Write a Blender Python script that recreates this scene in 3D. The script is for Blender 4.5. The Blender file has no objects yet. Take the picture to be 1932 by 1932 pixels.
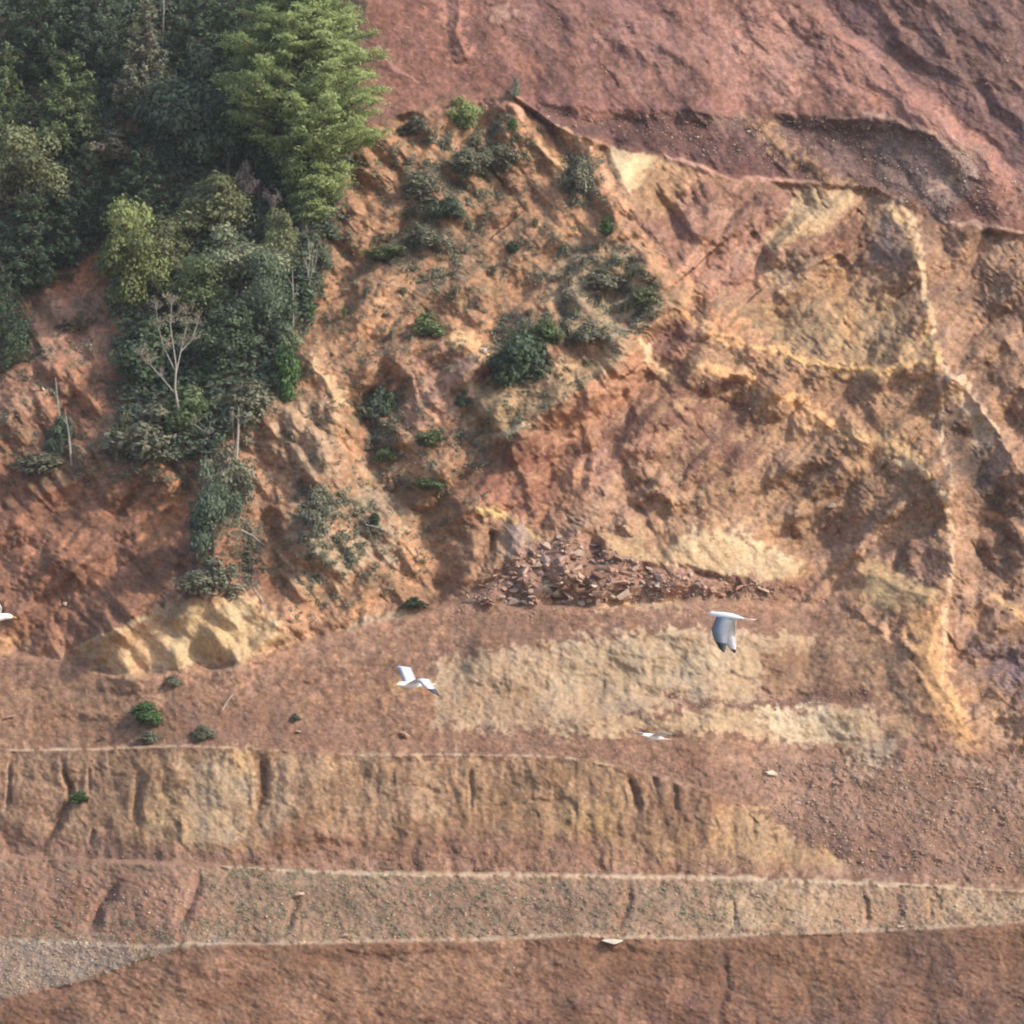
import bpy, math, random
import numpy as np
from mathutils import Vector, Matrix

# ------------------------------------------------------------------ camera, sky, sun, exposure
scene = bpy.context.scene
C = scene.collection
CAM = Vector((0.0, -200.0, 14.0))
PITCH = math.radians(4.72)
TANH = 0.15                                   # half width of the view: 60 m wide at 200 m
cd = bpy.data.cameras.new('camera')
cd.sensor_width = 36.0
cd.lens = 18.0 / TANH
cd.clip_start = 1.0
cd.clip_end = 6000.0
cam = bpy.data.objects.new('camera', cd)
cam.location = CAM
cam.rotation_euler = (math.radians(90) + PITCH, 0, 0)
C.objects.link(cam)
scene.camera = cam

SUN_DIR = Vector((0.73, -0.34, 0.60)).normalized()     # towards the sun
el = math.asin(SUN_DIR.z)
az = math.atan2(SUN_DIR.x, SUN_DIR.y)
world = bpy.data.worlds.new('World')
scene.world = world
world.use_nodes = True
nt = world.node_tree
bg = nt.nodes['Background']
sky = nt.nodes.new('ShaderNodeTexSky')
sky.sky_type = 'NISHITA'
sky.sun_disc = False
sky.sun_elevation = el
sky.sun_rotation = az
sky.dust_density = 2.5
nt.links.new(sky.outputs[0], bg.inputs[0])
bg.inputs[1].default_value = 0.15
sl = bpy.data.lights.new('sun', 'SUN')
sl.energy = 2.5
sl.angle = math.radians(3.0)
sl.color = (1.0, 0.93, 0.82)
so = bpy.data.objects.new('sun', sl)
so.rotation_euler = SUN_DIR.to_track_quat('Z', 'Y').to_euler()
so.location = (60, -60, 80)
C.objects.link(so)
scene.view_settings.view_transform = 'Standard'
scene.view_settings.look = 'None'
scene.view_settings.gamma = 1.0
scene.view_settings.use_curve_mapping = False
scene.view_settings.exposure = 0.78
scene.render.engine = 'CYCLES'
scene.cycles.use_denoising = True
scene.cycles.max_bounces = 5
scene.cycles.diffuse_bounces = 3
scene.cycles.transparent_max_bounces = 4
scene.cycles.pixel_filter_type = 'BLACKMAN_HARRIS'
scene.cycles.filter_width = 2.1

# ------------------------------------------------------------------ helpers: plan units and points
M = 60.0 / 1932.0                              # metres per plan unit at 200 m
cP, sP = math.cos(PITCH), math.sin(PITCH)

def unproject(px, py, Y):
    """point of the world seen at plan position (px, py) and standing at depth Y"""
    a = (px - 966.0) / 966.0 * TANH
    b = (966.0 - py) / 966.0 * TANH
    dy = cP - b * sP
    dz = sP + b * cP
    t = (Y - CAM.y) / dy
    return a * t, Y + 0 * t, CAM.z + dz * t

def sstep(x):
    x = np.clip(x, 0, 1)
    return x * x * (3 - 2 * x)

_rng = np.random.RandomState(11)
_G = _rng.rand(256) * 2 * np.pi
_GX, _GY = np.cos(_G), np.sin(_G)
_P = _rng.permutation(256)

def perlin(x, y, seed=0):
    xi = np.floor(x).astype(np.int64)
    yi = np.floor(y).astype(np.int64)
    fx, fy = x - xi, y - yi
    u = fx * fx * fx * (fx * (fx * 6 - 15) + 10)
    v = fy * fy * fy * (fy * (fy * 6 - 15) + 10)
    def g(ix, iy, dx, dy):
        h = _P[(_P[(_P[(ix + seed * 17) & 255] + iy) & 255] + seed * 7) & 255]
        return _GX[h] * dx + _GY[h] * dy
    a = g(xi, yi, fx, fy)
    b = g(xi + 1, yi, fx - 1, fy)
    c = g(xi, yi + 1, fx, fy - 1)
    d = g(xi + 1, yi + 1, fx - 1, fy - 1)
    return 1.5 * ((a + u * (b - a)) * (1 - v) + (c + u * (d - c)) * v)

def fbm(x, y, size, octs=5, seed=0, gain=0.5):
    r = 0
    amp, tot, f = 1.0, 0.0, 1.0 / size
    for o in range(octs):
        r = r + amp * perlin(x * f, y * f, seed + o)
        tot += amp
        amp *= gain
        f *= 2.03
    return r / tot * 1.6

def ridged(x, y, size, octs=5, seed=0, gain=0.55):
    r = 0
    amp, tot, f = 1.0, 0.0, 1.0 / size
    w = 1.0
    for o in range(octs):
        n = (1 - np.abs(perlin(x * f, y * f, seed + o))) ** 2
        r = r + amp * n * w
        w = np.clip(n * 1.3, 0, 1)
        tot += amp
        amp *= gain
        f *= 2.1
    return r / tot * 2 - 1

def facet(x, y, size, seed, steep=1.0, ids=False):
    """broken blocks: the highest of the tilted planes that the neighbouring cells carry, with sharp creases between"""
    x = x / size; y = y / size
    xi = np.floor(x).astype(np.int64); yi = np.floor(y).astype(np.int64)
    out = np.full(x.shape, -9.0)
    ident = np.zeros(x.shape)
    for ox in (-1, 0, 1):
        for oy in (-1, 0, 1):
            cx_ = xi + ox; cy_ = yi + oy
            h = _P[(_P[(cx_ + seed * 13) & 255] + cy_ * 1 + seed) & 255]
            h2 = _P[(h + 71) & 255]; h3 = _P[(h2 + 13) & 255]; h4 = _P[(h3 + 29) & 255]; h5 = _P[(h4 + 57) & 255]
            dx = x - (cx_ + h2 / 255.0); dy = y - (cy_ + h3 / 255.0)
            a = h / 255.0 * 6.2832
            g = (h4 / 255.0) * 0.55
            dist = np.maximum(np.maximum(np.abs(dx), np.abs(dy)), (np.abs(dx) + np.abs(dy)) * 0.72)
            v = 0.45 * h5 / 255.0 + g * (dx * np.cos(a) + dy * np.sin(a)) - steep * dist
            m = v > out
            out = np.where(m, v, out)
            ident = np.where(m, h2, ident)
    return (out, ident / 255.0) if ids else out

def rot(x, y, ang, sx, sy):
    """coordinates along and across a direction of ang degrees (screen up positive)"""
    a = math.radians(ang)
    return (x * math.cos(a) - y * math.sin(a)) / sx, (x * math.sin(a) + y * math.cos(a)) / sy

def poly_sd(X, Y, poly):
    """signed distance, positive inside"""
    n = len(poly)
    d = np.full(X.shape, 1e9)
    inside = np.zeros(X.shape, bool)
    for i in range(n):
        ax, ay = poly[i]
        bx, by = poly[(i + 1) % n]
        ex, ey = bx - ax, by - ay
        wx, wy = X - ax, Y - ay
        t = np.clip((wx * ex + wy * ey) / (ex * ex + ey * ey + 1e-9), 0, 1)
        d = np.minimum(d, (wx - t * ex) ** 2 + (wy - t * ey) ** 2)
        if ay != by:
            c = (ay > Y) != (by > Y)
            inside ^= c & (X < ex * (Y - ay) / ey + ax)
    d = np.sqrt(d)
    return np.where(inside, d, -d)

def line_sd(X, Y, pts):
    """distance to an open polyline, side (+1: below when it runs to the right) and position 0..1 along it"""
    best = np.full(X.shape, 1e9)
    side = np.zeros(X.shape)
    par = np.zeros(X.shape)
    L = [0.0]
    for i in range(len(pts) - 1):
        L.append(L[-1] + math.hypot(pts[i + 1][0] - pts[i][0], pts[i + 1][1] - pts[i][1]))
    for i in range(len(pts) - 1):
        ax, ay = pts[i]
        bx, by = pts[i + 1]
        ex, ey = bx - ax, by - ay
        wx, wy = X - ax, Y - ay
        t = np.clip((wx * ex + wy * ey) / (ex * ex + ey * ey + 1e-9), 0, 1)
        dd = (wx - t * ex) ** 2 + (wy - t * ey) ** 2
        m = dd < best
        best = np.where(m, dd, best)
        side = np.where(m, np.sign(ex * wy - ey * wx), side)
        par = np.where(m, (L[i] + t * (L[i + 1] - L[i])) / L[-1], par)
    return np.sqrt(best), side, par

def box(X, Y, pts, pad):
    xs = [p[0] for p in pts]
    ys = [p[1] for p in pts]
    return (X[0] > min(xs) - pad) & (X[0] < max(xs) + pad), (Y[:, 0] > min(ys) - pad) & (Y[:, 0] < max(ys) + pad)

# ------------------------------------------------------------------ the hillside: lines of the benches
def pl(*p):
    return [q[0] for q in p], [q[1] for q in p]
L1 = pl((-600,1960),(0,1886),(90,1868),(180,1845),(260,1812),(330,1792),(420,1784),(600,1783),(760,1778),(900,1777),(1000,1772),(1090,1766),(1150,1771),(1300,1773),(1450,1766),(1700,1757),(1932,1743),(2500,1715))
L1B = pl((-600,1775),(0,1771),(150,1779),(300,1784),(400,1778),(600,1777),(760,1772),(900,1771),(1000,1766),(1090,1761),(1150,1765),(1300,1768),(1450,1761),(1700,1752),(1932,1738),(2500,1710))
L2 = pl((-600,1614),(0,1618),(250,1628),(500,1638),(640,1646),(800,1649),(1100,1651),(1400,1656),(1600,1664),(1700,1669),(1932,1681),(2500,1705))
L3 = pl((-600,1420),(0,1417),(200,1413),(350,1408),(500,1415),(700,1426),(850,1424),(1000,1426),(1080,1432),(1140,1443),(1200,1454),(1300,1482),(1400,1520),(1450,1570),(1550,1612),(1650,1640),(1932,1655),(2500,1680))
L4 = pl((-600,1220),(0,1228),(120,1250),(230,1276),(320,1268),(420,1262),(560,1215),(640,1192),(780,1162),(860,1136),(1000,1143),(1200,1142),(1400,1135),(1600,1150),(1700,1220),(1780,1320),(1932,1420),(2500,1500))
L5 = pl((-600,880),(300,880),(560,760),(800,780),(1000,800),(2500,800))
L6 = pl((-600,300),(560,300),(700,232),(860,182),(960,172),(1050,237),(1150,276),(1250,291),(1380,336),(1550,346),(1650,352),(1780,420),(1932,438),(2500,460))

def f(line, x):
    return np.interp(x, line[0], line[1])

def axis(lo, hi, step, margin, mstep):
    a = np.arange(lo - margin, lo, mstep)
    b = np.arange(lo, hi + step, step)
    c = np.arange(b[-1] + mstep, hi + margin, mstep)
    return np.concatenate([a, b, c])
STEP = 2.5
XS = axis(-20, 1952, STEP, 480, 14.0)
YS = axis(-20, 1952, STEP, 400, 12.0)
X, Y = np.meshgrid(XS, YS)

WX = fbm(X, Y, 70, 4, 31) * 9
WY = fbm(X, Y, 70, 4, 41) * 9

D = np.zeros_like(X)
for i, x in enumerate(XS):
    l1, l1b, l2, l3, l4, l5, l6 = [float(f(l, x)) for l in (L1, L1B, L2, L3, L4, L5, L6)]
    tread3 = float(np.interp(x, [1100, 1450], [62, 4]))
    tread2 = float(np.interp(x, [-400, 0, 1932], [80, 70, 75]))
    n = [(2600, -420)]
    d = 0.0
    n.append((l1, d))
    d += 14 + (l1 - l1b) * 1.0
    n.append((l1b, d))
    d += (l1b - l2) * 0.95
    n.append((l2, d))
    d += tread2
    n.append((l2 - 4.5, d))
    d += (l2 - l3) * float(np.interp(x, [1340, 1520], [0.42, 0.95]))
    n.append((l3, d))
    d += tread3
    n.append((l3 - 4.0, d))
    d += (l3 - l4) * 0.95
    n.append((l4, d))
    d += (l4 - l5) * 0.72
    n.append((l5, d))
    d += (l5 - l6) * 0.85
    n.append((l6, d))
    d += 9 * float(np.interp(x, [680, 760], [0, 1])) * (1 + 0.8 * math.sin(x / 41.0) * math.sin(x / 67.0 + 1))
    n.append((l6 - 6, d))
    d += (l6 + 600) * 0.95
    n.append((-600, d))
    n.reverse()
    D[:, i] = np.interp(YS, [a[0] for a in n], [a[1] for a in n])

def ridge(pts, h, wp, wn, p=1.0, wig=1.0, ends=0.12):
    """a crest (h > 0) or gully (h < 0); wp: width below or left of the line, wn: width on the other side"""
    global D
    bx, by = box(X, Y, pts, max(wp, wn) + 25)
    sx, sy = np.where(bx)[0], np.where(by)[0]
    if len(sx) == 0 or len(sy) == 0:
        return
    s = (slice(sy[0], sy[-1] + 1), slice(sx[0], sx[-1] + 1))
    d, side, par = line_sd(X[s] + WX[s] * wig, Y[s] + WY[s] * wig, pts)
    w = np.where(side > 0, wp, wn)
    k = np.clip(1 - d / w, 0, 1) ** p
    e = sstep(par / ends) * sstep((1 - par) / ends) if ends > 0 else 1
    D[s] -= h * k * e

def mound(cx, cy, rx, ry, h, ang=0.0, p=1.0):
    global D
    a = math.radians(ang)
    u = ((X + WX - cx) * math.cos(a) - (Y + WY - cy) * math.sin(a)) / rx
    v = ((X + WX - cx) * math.sin(a) + (Y + WY - cy) * math.cos(a)) / ry
    r = np.sqrt(u * u + v * v)
    D -= h * sstep(1 - r) ** p

# large forms
ridge([(1690,350),(1725,480),(1762,640),(1775,760),(1800,960),(1788,1120),(1745,1240),(1800,1350),(1860,1430)], 60, 230, 60, 1.0)
ridge([(1770,690),(1850,760),(1900,850),(1980,960)], 50, 60, 30)
ridge([(1880,620),(1932,700),(2000,800)], 40, 60, 40)
ridge([(1290,590),(1370,632),(1450,668),(1560,690),(1650,702),(1755,680)], 34, 40, 75)
ridge([(1215,650),(1300,688),(1390,704),(1480,750),(1590,812),(1700,850),(1760,905),(1805,1010)], 34, 55, 80)
ridge([(1130,290),(1150,400),(1235,510),(1300,600)], 70, 130, 90)
ridge([(950,165),(990,225),(1060,255),(1140,280)], 45, 70, 40)
ridge([(1215,640),(1100,735),(1010,790),(925,850)], 92, 190, 60)      # edge above the orange face (runs left: + side is above)
ridge([(1180,660),(1130,740),(1080,900),(1040,1010)], 30, 40, 60)
ridge([(730,700),(780,650),(850,640),(930,700)], 55, 90, 40)
ridge([(550,745),(600,840),(620,960),(560,1080)], 55, 80, 90)
ridge([(565,650),(610,720),(650,780)], 30, 30, 40)
ridge([(420,860),(405,960),(400,1060),(400,1115)], 60, 60, 60)
ridge([(150,1235),(270,1140),(400,1110),(470,1130),(560,1215)], 62, 170, 50)
ridge([(180,1240),(235,1190),(290,1170)], 20, 30, 40)
ridge([(330,1260),(345,1190),(380,1140)], 12, 30, 14)
ridge([(440,1255),(450,1190),(430,1140)], 12, 14, 30)
ridge([(150,640),(60,740),(-60,880)], 40, 120, 70)
ridge([(640,380),(620,560),(600,680)], -30, 50, 60)
ridge([(690,700),(720,900),(820,1050),(880,1080)], -55, 100, 90)
ridge([(470,900),(500,1000),(540,1120)], -35, 40, 40)
ridge([(1380,700),(1390,850),(1300,950),(1180,1000)], -38, 110, 110)
ridge([(1500,880),(1560,1020),(1560,1130)], -32, 130, 130)
ridge([(1600,860),(1540,950),(1480,1000)], 26, 30, 50)
ridge([(1010,0),(1180,70),(1380,120)], 20, 60, 60)
ridge([(1500,-40),(1580,40),(1700,120),(1810,230),(1932,330)], -60, 26, 130, 1.0)
ridge([(1470,-60),(1550,40),(1660,120),(1790,240),(1932,350)], 45, 160, 20, 1.0)
ridge([(990,188),(1130,206),(1270,207),(1400,215)], 30, 26, 110)
ridge([(1060,250),(1180,262),(1290,285),(1400,322)], 10, 24, 60)
ridge([(1400,215),(1560,216),(1680,232),(1760,258),(1830,320)], 34, 26, 120)
ridge([(1270,205),(1400,225),(1480,280),(1600,345)], 22, 50, 30)
ridge([(860,-40),(865,60),(880,130)], 20, 20, 30)
ridge([(930,1000),(925,1050)], -30, 10, 10, 1.0, 0.4, 0.3)
ridge([(950,990),(985,1060)], 16, 24, 24, 1.0, 0.5, 0.3)
ridge([(1180,960),(1230,950),(1270,960)], -26, 30, 18)
ridge([(1240,1040),(1340,1000),(1400,1020),(1520,1070)], 24, 50, 30)
ridge([(1600,1070),(1700,1110),(1770,1130)], 20, 50, 20)
ridge([(840,1245),(1000,1220),(1150,1195),(1400,1200),(1540,1210)], 48, 80, 45)   # brow over the pale face
ridge([(1040,1370),(1180,1345),(1350,1335),(1500,1335),(1620,1350),(1700,1345)], 30, 50, 26)
ridge([(1180,1310),(1300,1330),(1440,1325),(1560,1312)], -22, 14, 26)
ridge([(1640,1150),(1720,1220),(1760,1330),(1800,1400)], 16, 60, 70)
mound(1080, 1075, 220, 75, 46, -6)
mound(1500, 430, 150, 70, 30, 35)
mound(1600, 560, 120, 90, -35, 0)
mound(1870, 620, 120, 130, -30, 0)
mound(1850, 1020, 80, 160, -40, 0)
mound(300, 960, 130, 90, -50, 0)
mound(90, 1050, 120, 90, 30, 0)
mound(120, 700, 120, 80, 20, 0)
mound(830, 1110, 80, 60, -24, 0)
mound(1350, 790, 70, 70, -30, 0)
mound(1240, 350, 60, 60, 30, 0)
mound(830, 330, 130, 130, 35, 0)
mound(1100, 520, 120, 90, 30, 0)
# hollows and overhangs
for cx_, cy_, rx_, ry_, h_, an_ in [(1382,722,30,16,-34,20),(1330,800,60,34,-24,10),(1290,860,34,30,-18,0),(1400,800,24,40,-18,0),(1240,720,30,18,-14,0),
                                    (1215,962,34,11,-30,15),(1160,975,16,9,-22,0),(1583,494,30,14,-30,-35),(1655,480,26,16,-24,-40),(1510,960,44,12,-22,35),
                                    (1540,1010,30,20,-14,0),(812,1095,44,26,-20,0),(190,1085,60,14,-16,-20),(250,1060,34,14,-16,30),(60,1130,50,14,-14,-10),
                                    (1690,740,26,24,-14,0),(1855,1080,30,18,-16,0),(1900,1130,26,14,-16,0),(1450,430,24,14,-14,0),(700,130,40,8,-8,0),
                                    (1560,730,40,14,12,0),(330,1005,40,20,20,0),(700,1060,40,26,16,0),(1640,975,46,30,16,0),(1460,860,40,40,18,0)]:
    mound(cx_, cy_, rx_ * 1.25, ry_ * 1.1, h_ * 0.62, an_, 1.0)
ridge([(1435,490),(1500,430),(1560,385),(1620,355)], 26, 44, 14, 1.0, 0.5)      # long slab (runs up to the right: + side is below it)
ridge([(1455,560),(1520,505),(1580,480)], 20, 30, 10, 1.0, 0.5)
ridge([(1400,420),(1440,470),(1440,520)], -14, 10, 14, 1.0, 0.6)
ridge([(1330,470),(1400,400),(1480,360)], 16, 30, 10, 1.0, 0.6)
ridge([(1120,1030),(1190,960),(1260,890)], 24, 40, 14, 1.0, 0.6)
ridge([(1160,1000),(1240,950),(1330,930)], 14, 30, 12, 1.0, 0.6)
ridge([(1100,780),(1120,860),(1110,930)], 14, 16, 30, 1.0, 0.7)
ridge([(1180,700),(1200,780),(1170,860)], 12, 12, 28, 1.0, 0.7)
ridge([(960,840),(990,900),(1010,980)], 12, 12, 26, 1.0, 0.7)
ridge([(1480,980),(1560,900),(1640,860)], 22, 40, 16, 1.0, 0.6)
ridge([(1600,1060),(1660,980),(1740,930)], 18, 36, 14, 1.0, 0.6)
ridge([(740,720),(790,690),(850,660)], 14, 20, 26, 1.0, 0.6)
ridge([(780,700),(800,760),(840,800)], -10, 8, 12, 1.0, 0.6)
ridge([(20,1000),(80,930),(160,900)], 22, 40, 20, 1.0, 0.9)
ridge([(120,1100),(200,1010),(280,990)], 22, 44, 20, 1.0, 0.9)
ridge([(310,1010),(350,940),(375,880)], -24, 20, 30, 1.0, 0.7)
ridge([(540,1802),(700,1808),(900,1800)], -4, 14, 9, 1.0, 1.4)
ridge([(1060,1790),(1200,1800),(1350,1790)], -3.5, 14, 9, 1.0, 1.4)
ridge([(930,1514),(1010,1518),(1090,1512)], -4, 10, 8, 1.0, 1.4)
ridge([(520,1594),(600,1598),(700,1592)], -4, 9, 8, 1.0, 1.4)
ridge([(700,1500),(780,1490),(860,1500)], -3, 10, 8, 1.0, 1.4)
ridge([(1100,60),(1250,40),(1400,90)], -8, 16, 24, 1.0, 0.9)
ridge([(1200,150),(1350,120),(1480,170)], -6, 14, 22, 1.0, 0.9)
ridge([(1820,130),(1870,210),(1932,260)], -16, 14, 20, 1.0, 0.9)
ridge([(1680,60),(1760,120),(1850,160)], 16, 20, 24, 1.0, 0.9)
ridge([(0,1345),(200,1350),(420,1318),(640,1262),(860,1200)], 5, 14, 10, 1.0, 0.9)
ridge([(0,1300),(260,1310),(520,1250)], -4, 10, 10, 1.0, 0.9)
# gullies washed into the benches
for pts, h, w in [([(20,1425),(18,1470),(8,1540)],-14,7), ([(108,1420),(122,1462),(135,1510),(95,1570),(60,1612)],-22,12),
                  ([(172,1440),(170,1505)],-8,5), ([(172,1560),(170,1600)],-10,7),
                  ([(492,1418),(494,1470),(488,1520),(478,1560)],-20,18), ([(260,1440),(258,1530),(262,1580)],-14,16),
                  ([(345,1540),(340,1590)],8,14), ([(888,1440),(890,1500),(884,1545)],-13,8),
                  ([(1188,1455),(1194,1500),(1206,1545)],-20,13), ([(1232,1462),(1236,1490)],-9,8),
                  ([(1268,1470),(1272,1505),(1275,1540)],-10,10), ([(1080,1500),(1086,1550),(1080,1590)],-6,9),
                  ([(225,1650),(200,1700),(150,1770)],-22,17), ([(388,1640),(360,1700),(330,1770)],-16,16),
                  ([(560,1690),(545,1740),(528,1765)],-12,10), ([(1193,1665),(1180,1720),(1168,1765)],-11,10),
                  ([(1625,1680),(1638,1710),(1632,1750)],-12,8), ([(1690,1680),(1695,1745)],-12,14),
                  ([(1755,1685),(1758,1745)],-6,6), ([(1388,1690),(1386,1760)],-6,5),
                  ([(1378,1775),(1362,1815),(1372,1860),(1356,1910),(1366,1990)],-5,15), ([(1420,1530),(1424,1590)],-6,10),
                  ([(1382,1545),(1390,1610)],-6,9), ([(1460,1560),(1462,1600)],-4,7)]:
    ridge(pts, h, w, w, 1.3, 0.8, 0.3)
for i in range(46):                                     # runnels of the steep cut faces
    r = random.Random(500 + i)
    x0 = r.uniform(-20, 1500)
    y0 = float(f(L3, x0)) + 6
    ridge([(x0, y0), (x0 + r.uniform(-8, 8), y0 + r.uniform(40, 120))], -r.uniform(0.5, 2.6), r.uniform(4, 9), r.uniform(4, 9), 1.2, 0.8, 0.4)
for i in range(34):
    r = random.Random(700 + i)
    x0 = r.uniform(840, 1560)
    y0 = r.uniform(1225, 1300)
    ridge([(x0, y0), (x0 + r.uniform(-6, 6), y0 + r.uniform(30, 70))], -r.uniform(0.6, 2.2), r.uniform(4, 8), r.uniform(4, 8), 1.0, 0.3, 0.25)

# roughness masks
below3 = sstep((Y - f(L3, X) + 4) / 8)
below2 = sstep((Y - f(L2, X) + 4) / 8)
below1 = sstep((Y - f(L1, X) + 3) / 6)
band4 = sstep((Y - f(L4, X) + 6) / 14) * (1 - below3)
upper = 1 - sstep((Y - f(L6, X)) / 12)
talus = sstep(poly_sd(X + WX, Y + WY, [(1210,1455),(1400,1440),(1640,1400),(2400,1400),(2400,1690),(1932,1676),(1640,1660),(1450,1580),(1380,1510),(1270,1480)]) / 20)
rock = (1 - below3) * (1 - sstep((Y - f(L4, X) + 6) / 14)) * (1 - upper)
forest = sstep(poly_sd(X + WX, Y + WY, [(-600,-600),(660,-600),(720,150),(640,420),(590,600),(520,760),(380,860),(210,860),(210,560),(180,450),(60,560),(-600,700)]) / 30)
rock = rock * (1 - 0.6 * forest)
for pp in ([(1230,1055),(1275,1020),(1300,1000),(1380,990),(1460,1025),(1540,1070),(1510,1112),(1330,1085)], [(1590,1040),(1700,1080),(1780,1110),(1775,1150),(1640,1150)],
           [(1700,1150),(1780,1150),(1800,1300),(1860,1400),(1850,1440),(1780,1400)], [(1130,1015),(1260,1010),(1260,1075),(1140,1060)], [(1140,260),(1250,290),(1230,400),(1170,360)]):
    rock = rock * (1 - 0.72 * sstep(poly_sd(X + WX, Y + WY, pp) / 16 + 0.4))

WX2 = X + WX * 1.5
WY2 = Y + WY * 1.5
a1, b1 = rot(WX2, WY2, 38, 2.1, 0.8)       # beds rising to the right
a2, b2 = rot(WX2, WY2, -35, 2.2, 0.8)      # streaks falling to the right
a3, b3 = rot(X + WX * 2.4, Y + WY * 2.4, 84, 2.2, 1.0)      # downhill runnels
kdiag = sstep((X - 500) / 500) * sstep((Y - 330) / 200)
kleft = 1 - sstep((X - 640) / 200)
nd1 = ridged(a1, b1, 80, 6, 3)
nd2 = ridged(a2, b2, 90, 6, 13)
nv = ridged(a3, b3, 46, 5, 23)
ni = ridged(WX2, WY2, 100, 6, 33)
nf = fbm(X, Y, 13, 3, 53)
FX = X + WX * 0.45
FY = Y + WY * 0.45
fa, fb = rot(FX, FY, 42, 1.9, 0.8)
fc, fd = rot(FX, FY, -52, 1.7, 0.8)
kx = sstep((fbm(X, Y, 190, 2, 901) + 0.15 + 0.5 * (kdiag - 0.5)) / 0.85 + 0.5)
big1, id1 = facet(fa, fb, 92, 3, 1.0, True)
big2, id2 = facet(fc, fd, 84, 5, 1.0, True)
med1, id3 = facet(fa, fb, 38, 7, 1.0, True)
med2, id4 = facet(fc, fd, 34, 9, 1.0, True)
kh = kx > 0.5
kb = kx
big = big1 * kb + big2 * (1 - kb)
med = med1 * kb + med2 * (1 - kb)
BID = np.where(kh, id1, id2)
MID = np.where(kh, id3, id4)
strat = np.where(kh, perlin(fa / 70, fb / 5.5, 907), perlin(fc / 60, fd / 6.0, 911))
sml = facet(FX, FY, 13, 11)
D -= rock * (big * 72 + med * 32 + sml * 7 + strat * 1.0 + nd1 * 1.5 * kdiag + ni * 5 + nf * 0.7)
D -= rock * sstep((X - 1550) / 200) * nd2 * 4
ub = facet(fc, fd, 70, 15)
um = facet(fc, fd, 27, 17)
D -= upper * (nd2 * 6 * sstep((X - 900) / 250) + (ub * 20 + um * 8) * (0.3 + 0.7 * sstep((X - 850) / 250)) + ni * 4 + nf * 1.2)
band4 = band4 + below3 * (1 - below2) * sstep((X - 1420) / 180)
D -= band4 * (fbm(WX2, WY2, 120, 5, 63) * 11 + fbm(X, Y * 1.6, 38, 4, 67) * 3 + nf * 1.4)
pale_face = sstep(poly_sd(X + WX, Y + WY, [(840,1240),(1000,1225),(1150,1190),(1540,1205),(1500,1330),(1300,1325),(1080,1360),(850,1370)]) / 14)
D -= pale_face * (nv * 1.0 + nf * 0.6 + facet(X * 1.2, Y, 40, 19) * 3)
f32 = below3 * (1 - below2) * (1 - talus) * (1 - sstep((X - 1420) / 180))
D -= f32 * (facet(X * 1.3, Y * 0.7, 40, 21) * 7 + nv * 1.7 * (0.3 + 1.2 * np.clip(fbm(X, Y, 120, 2, 77) + 0.5, 0, 1)) + fbm(WX2, WY2, 90, 5, 73) * 10 + nf * 1.4)
f21 = below2 * (1 - below1)
D -= f21 * (fbm(X, Y, 160, 4, 83) * 8 + fbm(X, Y * 1.3, 45, 4, 87) * 4.5 + fbm(X * 0.8, Y, 11, 3, 93) * 2.8)
D -= below1 * (nv * 1.2 + fbm(X, Y * 1.6, 120, 5, 103) * 9 + fbm(X * 0.7, Y * 1.3, 16, 3, 113) * 1.9)
D -= talus * (fbm(X, Y * 1.4, 60, 4, 123) * 5 + fbm(X * 0.8, Y * 1.2, 10, 3, 133) * 2.6)
# blocky steps: quantise part of the relief so that the rock breaks into facets
q = ridged(a1, b1, 34, 4, 143) * 0.5 + 0.5 * fbm(WX2, WY2, 26, 3, 153)
D -= rock * 1.2 * (np.round(q * 3) / 3) * (0.35 + 0.65 * kdiag)
D -= rock * np.clip(fbm(WX2, WY2, 150, 3, 163) * 2, 0, 1) * np.abs(perlin(a2 / 12, b2 / 12, 9)) * 6

# fine stony roughness everywhere, stronger on scree
fine = fbm(X * 0.8, Y * 1.25, 6.5, 2, 173)
D -= fine * (0.55 + 1.0 * talus + 0.9 * f21 + 0.35 * rock + 0.5 * upper + 0.5 * below1)
cone = sstep(poly_sd(X + WX, Y + WY, [(160,1228),(260,1190),(330,1118),(480,1118),(560,1212),(470,1252),(240,1276)]) / 12)
ix0, ix1 = np.searchsorted(XS, 130), np.searchsorted(XS, 590)
iy0, iy1 = np.searchsorted(YS, 1090), np.searchsorted(YS, 1300)
sub = D[iy0:iy1, ix0:ix1]
sm = sub.copy()
for _ in range(14):
    p_ = np.pad(sm, 1, mode='edge')
    sm = (p_[:-2, 1:-1] + p_[2:, 1:-1] + p_[1:-1, :-2] + p_[1:-1, 2:] + sm) / 5
ck = cone[iy0:iy1, ix0:ix1] * 0.6
D[iy0:iy1, ix0:ix1] = sub * (1 - ck) + sm * ck

def depth_at(px, py):
    ix = np.clip(np.searchsorted(XS, px) - 1, 0, len(XS) - 2)
    iy = np.clip(np.searchsorted(YS, py) - 1, 0, len(YS) - 2)
    tx = (px - XS[ix]) / (XS[ix + 1] - XS[ix])
    ty = (py - YS[iy]) / (YS[iy + 1] - YS[iy])
    return ((D[iy, ix] * (1 - tx) + D[iy, ix + 1] * tx) * (1 - ty) + (D[iy + 1, ix] * (1 - tx) + D[iy + 1, ix + 1] * tx) * ty)

def at(px, py, off=0.0):
    """the point of the hillside at a plan position, off metres in front of it"""
    Yw = float(depth_at(px, py)) * M - off
    x, y, z = unproject(px, py, Yw)
    return Vector((float(x), float(y), float(z)))

def mpu(px, py, off=0.0):
    """metres per plan unit at that place"""
    return (float(depth_at(px, py)) * M - off + 200.0) / 200.0 * M
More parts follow.
